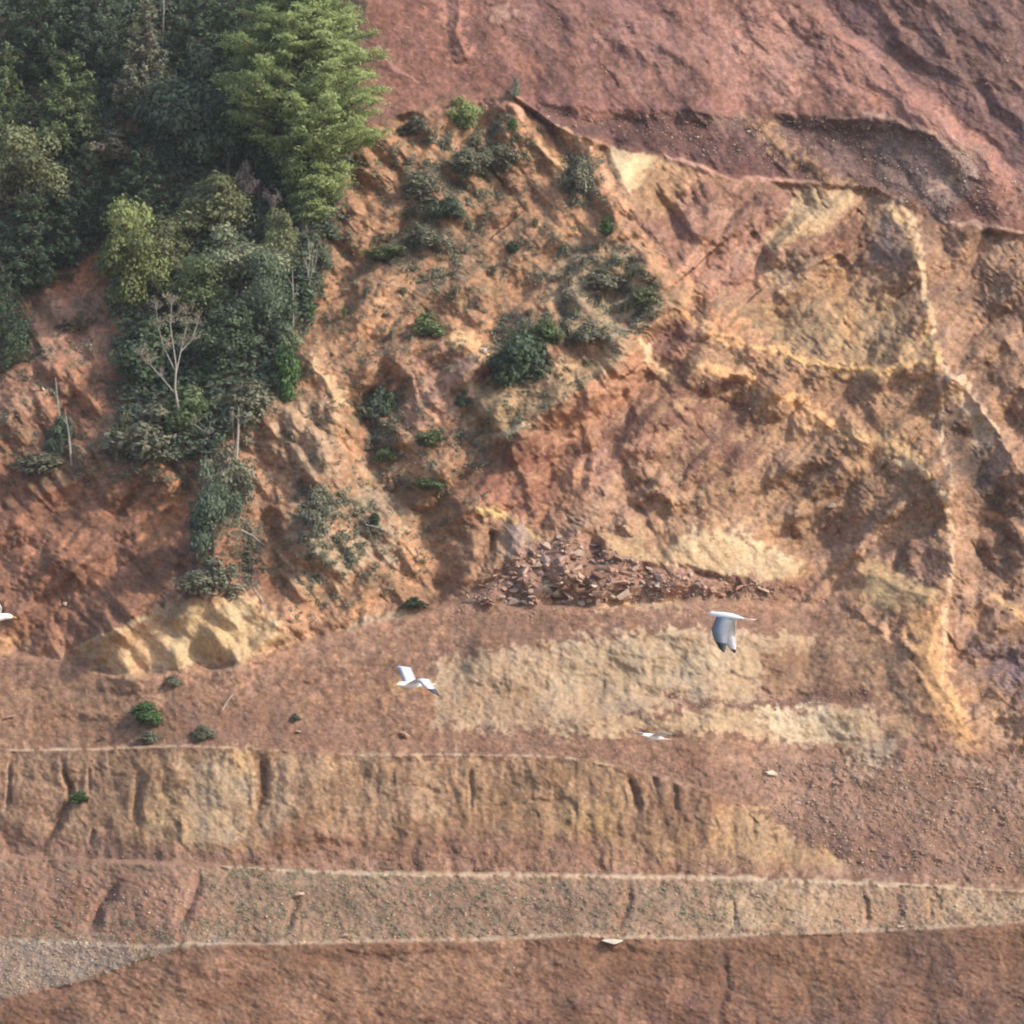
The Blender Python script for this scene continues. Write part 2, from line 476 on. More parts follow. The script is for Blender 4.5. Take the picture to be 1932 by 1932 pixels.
# ------------------------------------------------------------------ earth and rock colours (what the ground is made of)
def lin(c):
    c = np.array(c, float) / 255.0
    return np.where(c <= 0.04045, c / 12.92, ((c + 0.055) / 1.055) ** 2.4)
KA = 0.78
SAT = 0.90
EX = fbm(X, Y, 22, 4, 281) * 7
EY = fbm(X, Y, 22, 4, 291) * 7
nz = {
    'm': np.clip(0.5 + 0.75 * fbm(WX2, WY2, 46, 5, 203), 0, 1),
    'f': np.clip(0.5 + 0.8 * fbm(X, Y, 15, 4, 213), 0, 1),
    'd': np.clip(0.5 + 0.8 * fbm(a1, b1, 34, 5, 223), 0, 1),
    's': np.clip(0.5 + 0.8 * fbm(a2, b2, 34, 5, 233), 0, 1),
    'v': np.clip(0.5 + 0.8 * fbm(X / 0.8 + WX, Y / 3.4, 16, 4, 243), 0, 1),
    'h': np.clip(0.5 + 0.8 * fbm(X / 4.0, (Y + WY * .4) / 0.8, 14, 4, 253), 0, 1),
    'b': np.clip(0.5 + 1.1 * fbm(WX2, WY2, 110, 4, 263), 0, 1),
}
nz['g'] = np.clip(0.5 + 1.0 * fbm(X / 1.4, Y, 6.5, 2, 273), 0, 1)
COL = np.zeros(X.shape + (3,))
COL[:] = lin((150, 112, 88))

def zone(poly, ca, cb, pat='m', fe=14, w=1.0, op=1.0, br=0.0):
    """an area of one kind of ground; br breaks its edge and cover up with noise"""
    if fe > 5.5: fe = fe * 1.7
    bx, by = box(X, Y, poly, fe + 40)
    sx, sy = np.where(bx)[0], np.where(by)[0]
    if len(sx) == 0 or len(sy) == 0:
        return
    s = (slice(sy[0], sy[-1] + 1), slice(sx[0], sx[-1] + 1))
    k = min(1.0, fe / 12.0) * w
    sd = poly_sd(X[s] + (WX[s] * 1.3 + EX[s]) * k, Y[s] + (WY[s] * 1.3 + EY[s]) * k, poly)
    sd = sd + (nz['f'][s] - 0.5) * fe * 1.6
    a = sstep(sd / fe + 0.5) * op
    if br > 0:
        a = a * sstep((nz['m'][s] * 0.5 + nz['f'][s] * 0.5 - br) / 0.16 + 0.5)
    t = nz[pat][s][..., None]
    t = np.clip(t * 0.75 + nz['f'][s][..., None] * 0.25, 0, 1)
    col = lin(ca) * (1 - t) + lin(cb) * t
    COL[s] = COL[s] * (1 - a[..., None]) + col * a[..., None]

def streak(pts, width, c, op=1.0, w=0.6, br=0.0):
    bx, by = box(X, Y, pts, width + 30)
    sx, sy = np.where(bx)[0], np.where(by)[0]
    if len(sx) == 0 or len(sy) == 0:
        return
    s = (slice(sy[0], sy[-1] + 1), slice(sx[0], sx[-1] + 1))
    d, side, par = line_sd(X[s] + WX[s] * w, Y[s] + WY[s] * w, pts)
    ww = width * (0.55 + 0.9 * nz['f'][s]) * (0.35 + 0.65 * sstep(par * 5) * sstep((1 - par) * 5))
    a = sstep(1.3 - d / ww) * op
    if br > 0:
        a = a * sstep((nz['f'][s] - br) / 0.2 + 0.5)
    COL[s] = COL[s] * (1 - a[..., None]) + lin(c) * a[..., None]

B = -700
E = 2700
zone([(B,B),(E,B),(E,E),(B,E)], (158,116,86), (128,88,68), 'm')
# middle and right rock, browns, purples and ochres
zone([(1130,300),(1380,330),(1560,340),(1650,350),(1700,380),(1780,700),(1800,1150),(1500,1180),(1000,1150),(900,1000),(1000,800),(1180,620)], (170,130,92), (126,90,72), 'd')
zone([(1240,330),(1560,352),(1600,400),(1450,560),(1300,560),(1180,430)], (158,112,92), (120,80,72), 'd', 20)
zone([(1740,420),(2600,430),(2600,1420),(1820,1380),(1770,1000),(1770,700),(1700,450)], (156,116,88), (120,90,76), 's', 20)
zone([(1400,600),(1700,560),(1740,680),(1600,690),(1480,650)], (168,134,92), (128,104,78), 'd', 24)
zone([(1420,720),(1740,700),(1770,860),(1600,810)], (164,122,86), (128,90,68), 'm', 24)
zone([(1560,880),(1780,900),(1790,1080),(1560,1060)], (160,120,88), (122,88,70), 'd', 24)
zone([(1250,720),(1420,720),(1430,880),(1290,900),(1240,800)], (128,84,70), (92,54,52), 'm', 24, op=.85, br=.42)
zone([(1560,1000),(1780,1040),(1770,1110),(1620,1070),(1520,1050)], (146,108,86), (112,78,70), 'm', 20)
zone([(1840,1220),(2500,1180),(2500,1330),(1900,1310)], (130,104,106), (96,74,82), 'm', 26)
zone([(1800,840),(1932,900),(2100,1060),(1850,980)], (120,96,88), (92,74,72), 's', 20, op=.7)
# left cliff
zone([(B,560),(190,440),(230,640),(380,860),(480,1000),(560,1220),(B,1260)], (156,106,78), (112,74,56), 'm', 24)
zone([(B,880),(180,900),(420,960),(520,1120),(300,1150),(150,1230),(B,1250)], (154,100,74), (106,68,52), 's', 24)
zone([(60,560),(190,440),(215,660),(100,760),(-60,800)], (164,116,94), (128,88,74), 's', 22)
zone([(60,700),(190,690),(220,780),(120,800)], (166,104,74), (130,82,62), 'm', 16, op=.8, br=.4)
zone([(330,900),(370,880),(375,960),(330,1020),(250,1010),(290,960)], (184,120,70), (150,92,56), 'm', 12)
zone([(60,900),(360,880),(360,860),(200,850),(60,860)], (130,108,84), (104,92,74), 'm', 16, op=.7, br=.45)
# the middle slope, orange with grey patches
zone([(620,280),(960,200),(1130,300),(1170,430),(1280,590),(1200,640),(1000,800),(900,930),(880,1080),(560,1200),(500,1000),(560,700)], (164,118,82), (130,90,66), 's', 24)
zone([(660,260),(960,230),(1100,320),(1120,460),(960,620),(700,600),(640,420)], (168,120,82), (136,94,68), 's', 26)
zone([(760,330),(900,300),(900,560),(760,560),(700,480)], (128,104,84), (104,92,78), 'm', 30, op=.6, br=.42)
zone([(1060,460),(1180,480),(1250,560),(1150,660),(1060,620),(1040,520)], (150,132,104), (122,112,90), 's', 24, op=.85)
zone([(560,960),(740,880),(760,1000),(700,1090),(560,1100)], (158,142,118), (126,112,92), 'm', 26, op=.75, br=.42)
zone([(530,740),(640,760),(640,900),(560,900),(520,820)], (176,142,112), (142,112,88), 'v', 16)
zone([(575,650),(600,690),(650,740),(655,780),(610,740),(575,700)], (206,170,124), (176,136,96), 'm', 8)
zone([(720,700),(830,640),(930,690),(930,760),(800,820),(740,800)], (172,128,108), (140,98,82), 'v', 14)
zone([(840,640),(880,630),(925,660),(920,690),(880,670)], (210,168,112), (180,132,88), 'm', 8)
zone([(900,730),(1090,690),(1180,650),(1190,670),(1000,790),(900,850),(880,800)], (164,132,92), (134,112,82), 'd', 14)
zone([(985,695),(1090,683),(1090,692),(1000,708)], (216,184,132), (200,160,110), 'm', 6)
zone([(915,825),(1020,785),(1040,795),(950,835),(920,845)], (180,166,134), (160,150,122), 'm', 7)
zone([(1215,655),(1245,740),(1150,900),(1090,990),(1040,1020),(960,980),(890,930),(925,850),(1010,800),(1110,740)], (170,116,84), (128,84,66), 'v', 10)
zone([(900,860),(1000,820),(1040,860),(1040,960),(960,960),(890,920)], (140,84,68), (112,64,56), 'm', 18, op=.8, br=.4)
zone([(1130,800),(1240,740),(1250,860),(1130,1000),(1090,1000)], (150,106,84), (118,80,72), 'd', 14)
zone([(1040,1000),(1180,880),(1260,900),(1250,960),(1120,1030)], (160,124,98), (124,90,76), 'd', 14)
zone([(1290,590),(1200,640),(1240,690),(1300,690),(1330,640)], (156,104,82), (112,72,66), 'm', 14)
zone([(1205,650),(1222,655),(1245,690),(1260,715),(1240,700),(1215,680)], (216,182,142), (190,146,112), 'm', 6)
# pale and ochre rock
zone([(892,950),(930,955),(980,985),(1020,1015),(1022,1028),(990,1010),(940,985),(905,965)], (212,184,118), (188,152,92), 'm', 6)
zone([(940,995),(985,985),(1005,1030),(985,1058),(950,1060)], (140,118,108), (120,100,94), 'v', 6)
zone([(1145,268),(1245,296),(1236,320),(1215,350),(1195,372),(1170,345),(1152,310)], (246,218,170), (222,184,134), 'v', 5)
zone([(1195,372),(1245,300),(1290,320),(1270,400),(1220,410)], (166,128,88), (136,100,72), 'v', 12)
zone([(1240,1050),(1275,1030),(1300,1000),(1370,995),(1410,1020),(1460,1035),(1520,1070),(1500,1105),(1400,1100),(1330,1075),(1250,1070)], (222,194,150), (190,154,114), 'v', 9)
zone([(1120,1015),(1200,1020),(1260,1060),(1180,1060)], (184,156,112), (158,126,88), 'm', 16)
zone([(1600,1040),(1700,1085),(1770,1110),(1770,1140),(1660,1145),(1600,1120)], (194,164,112), (158,122,82), 'v', 14)
zone([(1520,1070),(1620,1060),(1640,1140),(1530,1120)], (164,122,88), (140,98,72), 'v', 14)
zone([(160,1228),(260,1180),(330,1130),(480,1125),(560,1212),(470,1252),(390,1262),(310,1262),(240,1278)], (210,174,124), (172,132,90), 'v', 9)
zone([(140,1222),(230,1180),(300,1140),(340,1200),(310,1266),(240,1284),(190,1250)], (208,172,128), (176,138,98), 'v', 5)
zone([(330,1140),(470,1130),(520,1180),(440,1258),(330,1262)], (208,178,128), (168,142,102), 'v', 9)
zone([(160,1228),(260,1180),(330,1118),(400,1112),(350,1160),(270,1215),(200,1245)], (160,122,92), (128,92,70), 's', 12, op=.6)
zone([(B,1200),(60,1200),(60,1225),(0,1245),(B,1250)], (200,152,98), (160,112,74), 's', 12, op=.9, br=.3)
# dirt slope between the rock foot and the second bench
zone([(B,1232),(0,1232),(120,1256),(230,1280),(400,1266),(560,1216),(640,1194),(780,1163),(860,1138),(1000,1146),(1200,1140),(1330,1135),(1500,1125),(1640,1140),(1720,1250),(1780,1340),(E,1430),(E,1700),(1640,1670),(1450,1580),(1200,1460),(1060,1436),(700,1430),(B,1424)], (160,116,92), (132,92,76), 'b', 12)
zone([(-20,1280),(300,1290),(330,1390),(-20,1400)], (162,120,88), (138,98,74), 'm', 26, op=.8)
zone([(560,1330),(700,1290),(830,1270),(830,1310),(700,1320)], (184,132,84), (158,112,80), 'h', 14, op=.9)
zone([(560,1240),(1000,1150),(1200,1180),(820,1260),(600,1320)], (150,108,88), (130,92,76), 'h', 24)
zone([(1120,1136),(1280,1128),(1290,1145),(1120,1155)], (192,164,126), (172,136,104), 'm', 10)
zone([(1210,1075),(1350,1088),(1540,1102),(1560,1118),(1380,1122),(1210,1128)], (150,104,88), (118,76,68), 'g', 10)
zone([(880,1125),(960,1060),(1010,1020),(1080,1010),(1150,1040),(1240,1075),(1340,1090),(1480,1108),(1360,1128),(1180,1138),(1060,1144),(900,1144)], (152,112,94), (112,78,70), 'g', 12)
# pale face and its brow
zone([(830,1240),(1050,1220),(1250,1190),(1540,1198),(1540,1270),(1480,1330),(1320,1326),(1100,1368),(900,1374),(815,1370)], (194,168,138), (168,138,110), 'v', 8)
zone([(1080,1215),(1280,1196),(1440,1240),(1430,1300),(1280,1310),(1090,1290)], (204,182,150), (180,154,124), 'm', 20)
zone([(850,1290),(1010,1290),(1040,1370),(850,1370)], (180,150,116), (150,118,92), 'v', 14, op=.8)
zone([(1440,1230),(1560,1220),(1560,1300),(1430,1330)], (156,116,90), (130,92,74), 'v', 14, op=.9)
zone([(1260,1312),(1380,1330),(1500,1318),(1630,1296),(1640,1320),(1440,1340),(1300,1336)], (140,98,84), (104,64,60), 'g', 8)
zone([(1040,1372),(1180,1352),(1330,1340),(1470,1336),(1560,1332),(1660,1346),(1720,1350),(1700,1380),(1640,1400),(1560,1412),(1450,1400),(1280,1372),(1150,1388),(1060,1390)], (202,174,136), (176,142,110), 'm', 8)
zone([(1400,1340),(1560,1336),(1620,1400),(1500,1412)], (236,216,184), (214,190,156), 'm', 10)
zone([(1640,1350),(1720,1350),(1760,1400),(1660,1400)], (184,150,116), (152,112,88), 'm', 8)
zone([(1620,1150),(1720,1230),(1760,1330),(1740,1350),(1640,1300),(1560,1220)], (176,138,102), (148,106,82), 'v', 20)
# orange spill at the right
zone([(1715,1160),(1770,1160),(1790,1300),(1840,1380),(1850,1425),(1810,1415),(1760,1340),(1730,1280)], (202,150,84), (176,126,82), 'v', 14)
zone([(1850,1340),(E,1440),(E,1500),(1860,1420)], (174,136,102), (150,112,86), 's', 20)
# talus at the right
zone([(1380,1420),(1640,1400),(1760,1400),(1860,1420),(E,1490),(E,1700),(1932,1676),(1640,1655),(1560,1600),(1470,1560),(1400,1500)], (168,128,108), (136,98,86), 'g', 14)
zone([(1400,1520),(1560,1570),(1700,1560),(1760,1660),(1600,1650),(1460,1570)], (150,108,96), (116,78,74), 'g', 20, op=.8)
zone([(1610,1400),(1690,1390),(1690,1430),(1640,1450),(1600,1430)], (184,162,138), (166,140,118), 'f', 14)
zone([(1400,1400),(1560,1420),(1560,1440),(1400,1430)], (178,138,118), (156,116,98), 'f', 14, op=.7)
# cut face between the upper two benches
zone([(B,1424),(0,1420),(350,1412),(500,1418),(700,1430),(1000,1430),(1140,1446),(1210,1458),(1300,1484),(1400,1520),(1450,1560),(1500,1590),(1560,1612),(1600,1610),(1600,1650),(700,1642),(250,1624),(B,1612)], (170,132,96), (140,102,76), 'v', 7)
zone([(B,1424),(260,1416),(260,1500),(200,1610),(B,1612)], (170,132,104), (148,110,88), 'm', 14)
zone([(200,1424),(330,1418),(330,1560),(230,1600)], (162,124,90), (138,106,82), 'v', 14)
zone([(345,1440),(470,1416),(480,1500),(470,1560),(380,1610),(320,1600),(345,1540)], (190,166,136), (164,136,108), 'm', 14)
zone([(430,1416),(470,1412),(478,1450),(440,1460)], (214,180,128), (190,150,104), 'v', 8)
zone([(285,1500),(345,1490),(345,1560),(300,1578),(278,1565)], (176,146,106), (148,118,86), 'm', 9)
zone([(505,1450),(560,1440),(550,1540),(500,1600),(490,1540)], (178,152,124), (158,128,104), 'v', 12, op=.85)
zone([(540,1430),(900,1432),(880,1520),(720,1560),(560,1520)], (172,138,106), (144,108,82), 'm', 16)
zone([(510,1560),(700,1580),(1000,1560),(1180,1600),(1180,1640),(500,1636)], (156,112,90), (136,94,76), 'h', 22)
zone([(520,1585),(640,1588),(640,1602),(520,1608)], (146,98,66), (120,80,58), 'm', 8, op=.9)
zone([(940,1440),(1180,1460),(1180,1570),(940,1560)], (164,128,92), (134,100,76), 'v', 20)
zone([(1060,1530),(1170,1520),(1160,1575),(1070,1580)], (176,140,88), (148,112,78), 'm', 12)
zone([(1190,1455),(1330,1490),(1330,1570),(1200,1560)], (156,118,90), (126,92,78), 'v', 14)
zone([(1350,1530),(1440,1520),(1470,1560),(1560,1605),(1600,1612),(1590,1650),(1420,1630),(1350,1590)], (188,152,110), (156,118,86), 'm', 10)
zone([(B,1560),(60,1575),(320,1600),(480,1612),(1600,1640),(1600,1662),(640,1644),(B,1616)], (166,124,106), (142,102,88), 'g', 12, op=.9)
# the gravelly batter under it
zone([(B,1616),(250,1630),(640,1648),(1100,1653),(1500,1661),(1932,1683),(E,1712),(E,1700),(1932,1741),(1700,1756),(1450,1765),(1150,1768),(900,1775),(420,1782),(300,1790),(B,1772)], (166,136,112), (138,108,90), 'g', 5)
zone([(B,1625),(330,1640),(420,1660),(400,1740),(330,1776),(B,1766)], (160,118,98), (138,98,82), 'g', 20)
zone([(400,1660),(740,1660),(740,1740),(420,1770)], (156,126,104), (128,100,84), 'g', 22, op=.9)
zone([(740,1660),(1180,1670),(1180,1750),(740,1760)], (150,116,98), (122,92,80), 'g', 24, op=.8)
zone([(1360,1665),(1932,1690),(E,1712),(E,1700),(1932,1738),(1360,1760)], (186,160,128), (160,130,104), 'g', 20)
zone([(1600,1690),(1760,1690),(1760,1740),(1600,1750)], (176,140,112), (150,116,94), 'f', 20)
zone([(B,1775),(0,1772),(150,1780),(300,1788),(400,1780),(330,1795),(260,1812),(180,1846),(90,1870),(0,1888),(B,1950)], (158,142,128), (120,102,94), 'g', 5)
# pale crests of the benches
def crest(L, x0, x1, dy, w, c, op, br=0.0):
    xs = np.arange(x0, x1 + 1, 40)
    streak([(float(x), float(f(L, x)) + dy) for x in xs], w, c, op, 0.12, max(br, .2))
crest(L3, -60, 560, -1, 2.2, (216,184,150), .8, .3)
crest(L3, 640, 1180, -1, 2.2, (200,172,144), .8, .35)
crest(L2, 420, 2000, 1, 4.5, (204,180,152), .95)
crest(L1, 380, 2000, -4, 4.5, (196,176,150), .75, .2)
crest(L1B, -60, 420, 1, 5.0, (176,162,146), .8, .2)
# lowest face
below = [(float(x), float(f(L1, x)) + 1.0) for x in range(-600, 2501, 50)]
zone(below + [(E, E), (B, E)], (158,112,88), (132,90,70), 'm', 4, 0.0)
zone([(0,1900),(500,1800),(1000,1800),(1000,1860),(400,1960),(0,1990)], (164,120,94), (144,102,80), 'm', 30, op=.8)
zone([(540,1790),(900,1786),(900,1812),(560,1816)], (136,88,62), (112,74,56), 'm', 14, op=.85)
zone([(1080,1780),(1340,1780),(1350,1830),(1100,1850)], (144,96,68), (120,80,58), 'm', 24, op=.8)
zone([(1380,1775),(1932,1750),(2500,1730),(2500,1850),(1400,1850)], (154,108,80), (120,82,66), 'v', 20, op=.9)
zone([(1660,1770),(1840,1760),(1840,1870),(1680,1870)], (124,90,82), (100,72,68), 'v', 26, op=.7)
zone([(850,1880),(1500,1850),(2500,1850),(2500,2200),(850,2200)], (156,108,88), (120,80,70), 'm', 34, op=.7)
zone([(1280,1900),(1360,1890),(1360,1990),(1200,1990)], (116,78,68), (96,66,60), 'g', 24, op=.6)
zone([(0,1890),(140,1880),(200,1990),(0,1990)], (140,94,74), (120,78,64), 'v', 20, op=.7)
zone([(700,1800),(980,1790),(960,1900),(760,1900)], (164,120,92), (150,104,80), 'm', 30, op=.7)
zone([(380,1840),(520,1830),(540,1990),(400,1990)], (150,100,78), (126,84,66), 'v', 24, op=.6, br=.4)
zone([(1080,1860),(1240,1850),(1260,1990),(1060,1990)], (134,92,74), (110,76,64), 'm', 24, op=.7, br=.45)
zone([(1440,1800),(1640,1780),(1640,1900),(1460,1920)], (164,116,84), (134,92,68), 'v', 24, op=.7)
zone([(1500,1880),(1932,1880),(1932,1990),(1480,1990)], (128,96,88), (104,78,74), 'm', 30, op=.7, br=.45)
zone([(40,1290),(420,1275),(700,1200),(840,1160),(840,1200),(600,1290),(300,1330)], (168,124,96), (146,104,82), 'h', 20, op=.7, br=.4)
zone([(300,1340),(560,1340),(640,1400),(280,1404)], (140,98,80), (122,86,74), 'g', 24, op=.7, br=.42)
# red hillside over everything
zone([(600,B),(E,B),(E,470),(1932,440),(1780,424),(1650,354),(1550,348),(1380,340),(1250,294),(1150,280),(1050,240),(965,174),(860,184),(700,236),(600,250)], (154,102,84), (122,80,68), 's', 5)
zone([(660,-80),(880,-80),(900,160),(720,180)], (152,98,80), (130,82,68), 's', 30)
zone([(780,-60),(860,-60),(872,40),(880,120),(862,120),(838,40)], (200,136,110), (172,112,90), 'v', 14, op=.8)
zone([(910,-60),(1300,-60),(1280,80),(1000,90)], (156,108,94), (118,80,78), 's', 30, op=.8)
zone([(920,15),(955,5),(975,25),(940,45)], (198,160,134), (170,130,112), 'm', 8, op=.8)
zone([(1120,60),(1400,20),(1560,120),(1480,190),(1180,170)], (164,114,98), (132,92,84), 's', 30, op=.8)
zone([(1400,B),(1510,B),(1620,60),(1760,180),(1932,300),(E,700),(E,560),(1932,400),(1700,240),(1560,160)], (184,128,108), (156,104,88), 'f', 22)
zone([(1380,40),(1500,30),(1540,110),(1480,200),(1410,130)], (188,138,116), (160,112,94), 's', 26, op=.8)
zone([(1510,B),(E,B),(E,700),(1932,316),(1800,215),(1660,110),(1570,50),(1530,0)], (140,100,90), (104,76,76), 's', 16)
zone([(1640,-60),(1932,-60),(1932,200),(1760,140)], (150,110,92), (118,88,80), 's', 30, op=.7, br=.35)
zone([(880,180),(1120,180),(1400,200),(1250,215),(1000,212)], (156,100,90), (124,78,76), 'h', 18, op=.8)
zone([(1040,238),(1280,215),(1440,250),(1560,338),(1380,330),(1250,286),(1150,270)], (122,80,72), (86,58,58), 'd', 8)
zone([(1270,208),(1420,222),(1560,215),(1720,235),(1840,300),(1850,330),(1780,420),(1650,350),(1560,345),(1450,280)], (132,100,88), (92,66,64), 's', 8)
zone([(1400,225),(1450,240),(1560,330),(1600,348),(1540,346),(1450,270)], (186,146,92), (160,120,84), 's', 14, op=.85)
zone([(1640,250),(1840,280),(1850,340),(1760,410),(1680,360)], (166,140,124), (96,74,70), 'g', 14, op=.9)
zone([(1500,370),(1620,352),(1620,385),(1540,440),(1440,470)], (174,146,108), (150,122,92), 'd', 7)
zone([(1430,480),(1560,470),(1580,510),(1440,550)], (158,130,104), (130,102,84), 'd', 14)
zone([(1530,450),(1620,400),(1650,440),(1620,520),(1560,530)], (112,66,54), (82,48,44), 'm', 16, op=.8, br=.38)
zone([(1640,420),(1700,420),(1710,490),(1650,500)], (132,108,104), (104,84,82), 'm', 12)
zone([(1560,490),(1600,520),(1620,640),(1600,640),(1560,560)], (190,140,80), (160,116,74), 'm', 14, op=.7)
zone([(1790,690),(1840,740),(1880,800),(1860,840),(1830,840),(1820,790),(1790,740)], (212,184,152), (176,148,126), 'm', 7)
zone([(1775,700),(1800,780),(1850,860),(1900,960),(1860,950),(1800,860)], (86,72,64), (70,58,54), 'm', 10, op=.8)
zone([(1190,440),(1280,540),(1340,620),(1460,680),(1440,640),(1330,560),(1240,470)], (192,134,92), (156,110,80), 's', 12, op=.8)
for pts, w, c, op in [([(1285,588),(1340,625),(1420,662)],9,(220,164,108),.9), ([(1420,655),(1530,680),(1590,698),(1680,702),(1755,680)],9,(214,166,96),.95),
        ([(1300,690),(1390,705),(1470,745),(1530,790)],8,(214,160,104),.95), ([(1480,750),(1530,780),(1590,812),(1600,830)],18,(198,140,82),.95),
        ([(1600,815),(1690,840),(1750,890)],14,(188,150,100),.8), ([(1680,860),(1740,885),(1775,930),(1800,1000)],6,(222,188,144),.9),
        ([(1700,372),(1725,430),(1735,480),(1752,600),(1765,680)],6,(218,186,146),.85), ([(1670,365),(1710,430),(1722,490)],9,(206,170,118),.7),
        ([(1765,660),(1790,720),(1860,780)],6,(208,172,140),.7), ([(1740,600),(1765,660),(1762,690)],8,(206,162,96),.8),
        ([(1740,370),(1800,330),(1845,325),(1800,250)],5,(190,158,130),.7), ([(1560,218),(1690,222),(1790,268),(1840,310)],4,(196,160,132),.6),
        ([(1050,240),(1080,262),(1140,275)],7,(220,170,130),.8), ([(950,170),(975,200),(985,230)],7,(206,150,120),.8),
        ([(1000,265),(1030,290),(1060,320)],5,(200,160,116),.7), ([(1135,300),(1150,350),(1200,420)],7,(196,134,98),.7),
        ([(1250,292),(1380,337),(1560,347)],4,(206,152,134),.7), ([(1785,412),(1860,430),(1940,440)],5,(214,172,146),.7),
        ([(1765,680),(1778,800),(1792,950),(1789,1120),(1775,1290)],4.5,(206,168,134),.75), ([(1850,960),(1932,1000),(2000,1030)],6,(196,142,96),.6),
        ([(1870,1120),(1940,1180)],7,(204,160,100),.6), ([(700,90),(740,120),(790,160)],3,(200,140,124),.7),
        ([(1760,1430),(1850,1445),(1960,1500)],6,(176,140,120),.5), ([(640,1190),(700,1168),(780,1160)],7,(150,132,108),.8),
        ([(1470,450),(1540,395),(1600,355)],8,(178,150,112),.7), ([(480,1100),(540,1180),(560,1210)],6,(150,112,84),.6)]:
    streak(pts, w * 1.25, tuple(np.minimum(np.array(c) * 1.04, 245)), op * 0.95, 1.0, 0.08)
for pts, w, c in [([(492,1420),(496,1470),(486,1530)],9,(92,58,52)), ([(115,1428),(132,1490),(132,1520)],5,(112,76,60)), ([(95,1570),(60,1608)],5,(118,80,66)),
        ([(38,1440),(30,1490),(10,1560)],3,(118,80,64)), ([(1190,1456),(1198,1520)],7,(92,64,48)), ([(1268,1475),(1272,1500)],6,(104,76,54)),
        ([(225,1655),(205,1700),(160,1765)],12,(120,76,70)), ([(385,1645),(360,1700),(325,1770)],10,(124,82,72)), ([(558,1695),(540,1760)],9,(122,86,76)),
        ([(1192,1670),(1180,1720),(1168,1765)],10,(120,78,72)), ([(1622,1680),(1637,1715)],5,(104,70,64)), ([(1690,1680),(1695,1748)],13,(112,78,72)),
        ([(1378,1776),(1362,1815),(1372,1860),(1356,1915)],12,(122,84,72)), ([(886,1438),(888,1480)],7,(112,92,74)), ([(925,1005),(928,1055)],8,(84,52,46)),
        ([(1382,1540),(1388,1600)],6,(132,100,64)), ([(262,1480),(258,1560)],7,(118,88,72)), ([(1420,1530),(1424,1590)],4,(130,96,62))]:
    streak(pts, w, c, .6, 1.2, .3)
# undergrowth soil of the wood
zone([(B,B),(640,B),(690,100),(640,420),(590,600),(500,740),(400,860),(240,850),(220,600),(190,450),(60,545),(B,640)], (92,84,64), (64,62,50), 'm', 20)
zone([(550,110),(640,120),(640,170),(560,150)], (150,92,74), (130,76,62), 'm', 12)
zone([(190,225),(265,215),(265,250),(180,270)], (168,100,78), (140,84,68), 'm', 12)
zone([(80,520),(200,440),(220,520),(120,560)], (172,108,70), (140,84,62), 's', 12)

# grain: single stones and stains of the gravel
spk = perlin(X / 5.5, Y / 4.0, 311) * (1 - 0.7 * pale_face)
nz['f'] = nz['f'] * (1 - 0.5 * pale_face) + 0.25 * pale_face
gr = (0.72 + 0.56 * nz['f']) * (0.84 + 0.32 * nz['g']) * (0.88 + 0.24 * nz['b'])
gr = gr * (1 + 0.45 * sstep((spk - 0.42) / 0.3)) * (1 - 0.35 * sstep((-spk - 0.42) / 0.3))
up_ = 1 - sstep((Y - f(L4, X)) / 30)
gr = gr * (1.0 + 0.32 * up_) * (1 - 0.12 * below1) * (1 - 0.10 * talus)
COL *= gr[..., None]
# each bed and block has a tone of its own
rk = (rock + 0.6 * upper)[..., None]
COL *= 1 + rk * ((BID - 0.5)[..., None] * np.array([0.26, 0.29, 0.33]) + (MID - 0.5)[..., None] * np.array([0.26, 0.24, 0.18]) + strat[..., None] * np.array([0.11, 0.12, 0.13]))
bk = below1 + f21 * 0.8 + band4 * 0.7 + f32 * 0.8
COL *= 1 + (bk * fbm(X, Y * 1.7, 85, 4, 341))[..., None] * np.array([0.10, 0.16, 0.20])
# wandering tints: iron stains, ochre and grey
tn = fbm(WX2, WY2, 60, 5, 321)
COL *= 1 + np.clip(tn, -1, 1)[..., None] * np.array([0.02, 0.10, 0.20])
tn2 = fbm(WX2, WY2, 34, 4, 331)
COL *= 1 + np.clip(tn2, -1, 1)[..., None] * np.array([0.10, 0.04, -0.06])
# a film of green where weeds begin
weed = np.clip(fbm(WX2, WY2, 30, 4, 303) * 1.6 - 0.15, 0, 1)
wz = sstep(poly_sd(X, Y, [(620,200),(1000,230),(1120,330),(1260,560),(1180,660),(900,860),(860,1080),(560,1190),(480,1100),(420,900),(560,700)]) / 50) * 0.55 \
   + sstep(poly_sd(X, Y, [(380,1650),(1500,1665),(1500,1760),(380,1780)]) / 14) * 0.2 \
   + sstep(poly_sd(X, Y, [(-100,500),(230,560),(260,860),(60,900),(-100,880)]) / 40) * 0.5
COL = COL * (1 - (weed * wz)[..., None]) + lin((104, 108, 82)) * (weed * wz)[..., None]
LUM = (COL * np.array([0.25, 0.65, 0.10])).sum(-1, keepdims=True)
COL = COL / (1 + 1.0 * np.clip(LUM - 0.26, 0, 1))
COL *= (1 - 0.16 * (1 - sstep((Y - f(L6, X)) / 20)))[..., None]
LUM = (COL * np.array([0.25, 0.65, 0.10])).sum(-1, keepdims=True)
HUE = LUM * np.array([1.33, 0.93, 0.68])
COL = (HUE + (COL - HUE) * 0.62) * np.array([0.99, 0.995, 0.95])
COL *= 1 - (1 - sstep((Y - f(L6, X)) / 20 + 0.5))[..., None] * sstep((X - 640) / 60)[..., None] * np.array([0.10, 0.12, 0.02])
COL = np.clip(COL * KA, 0.008, 0.8)

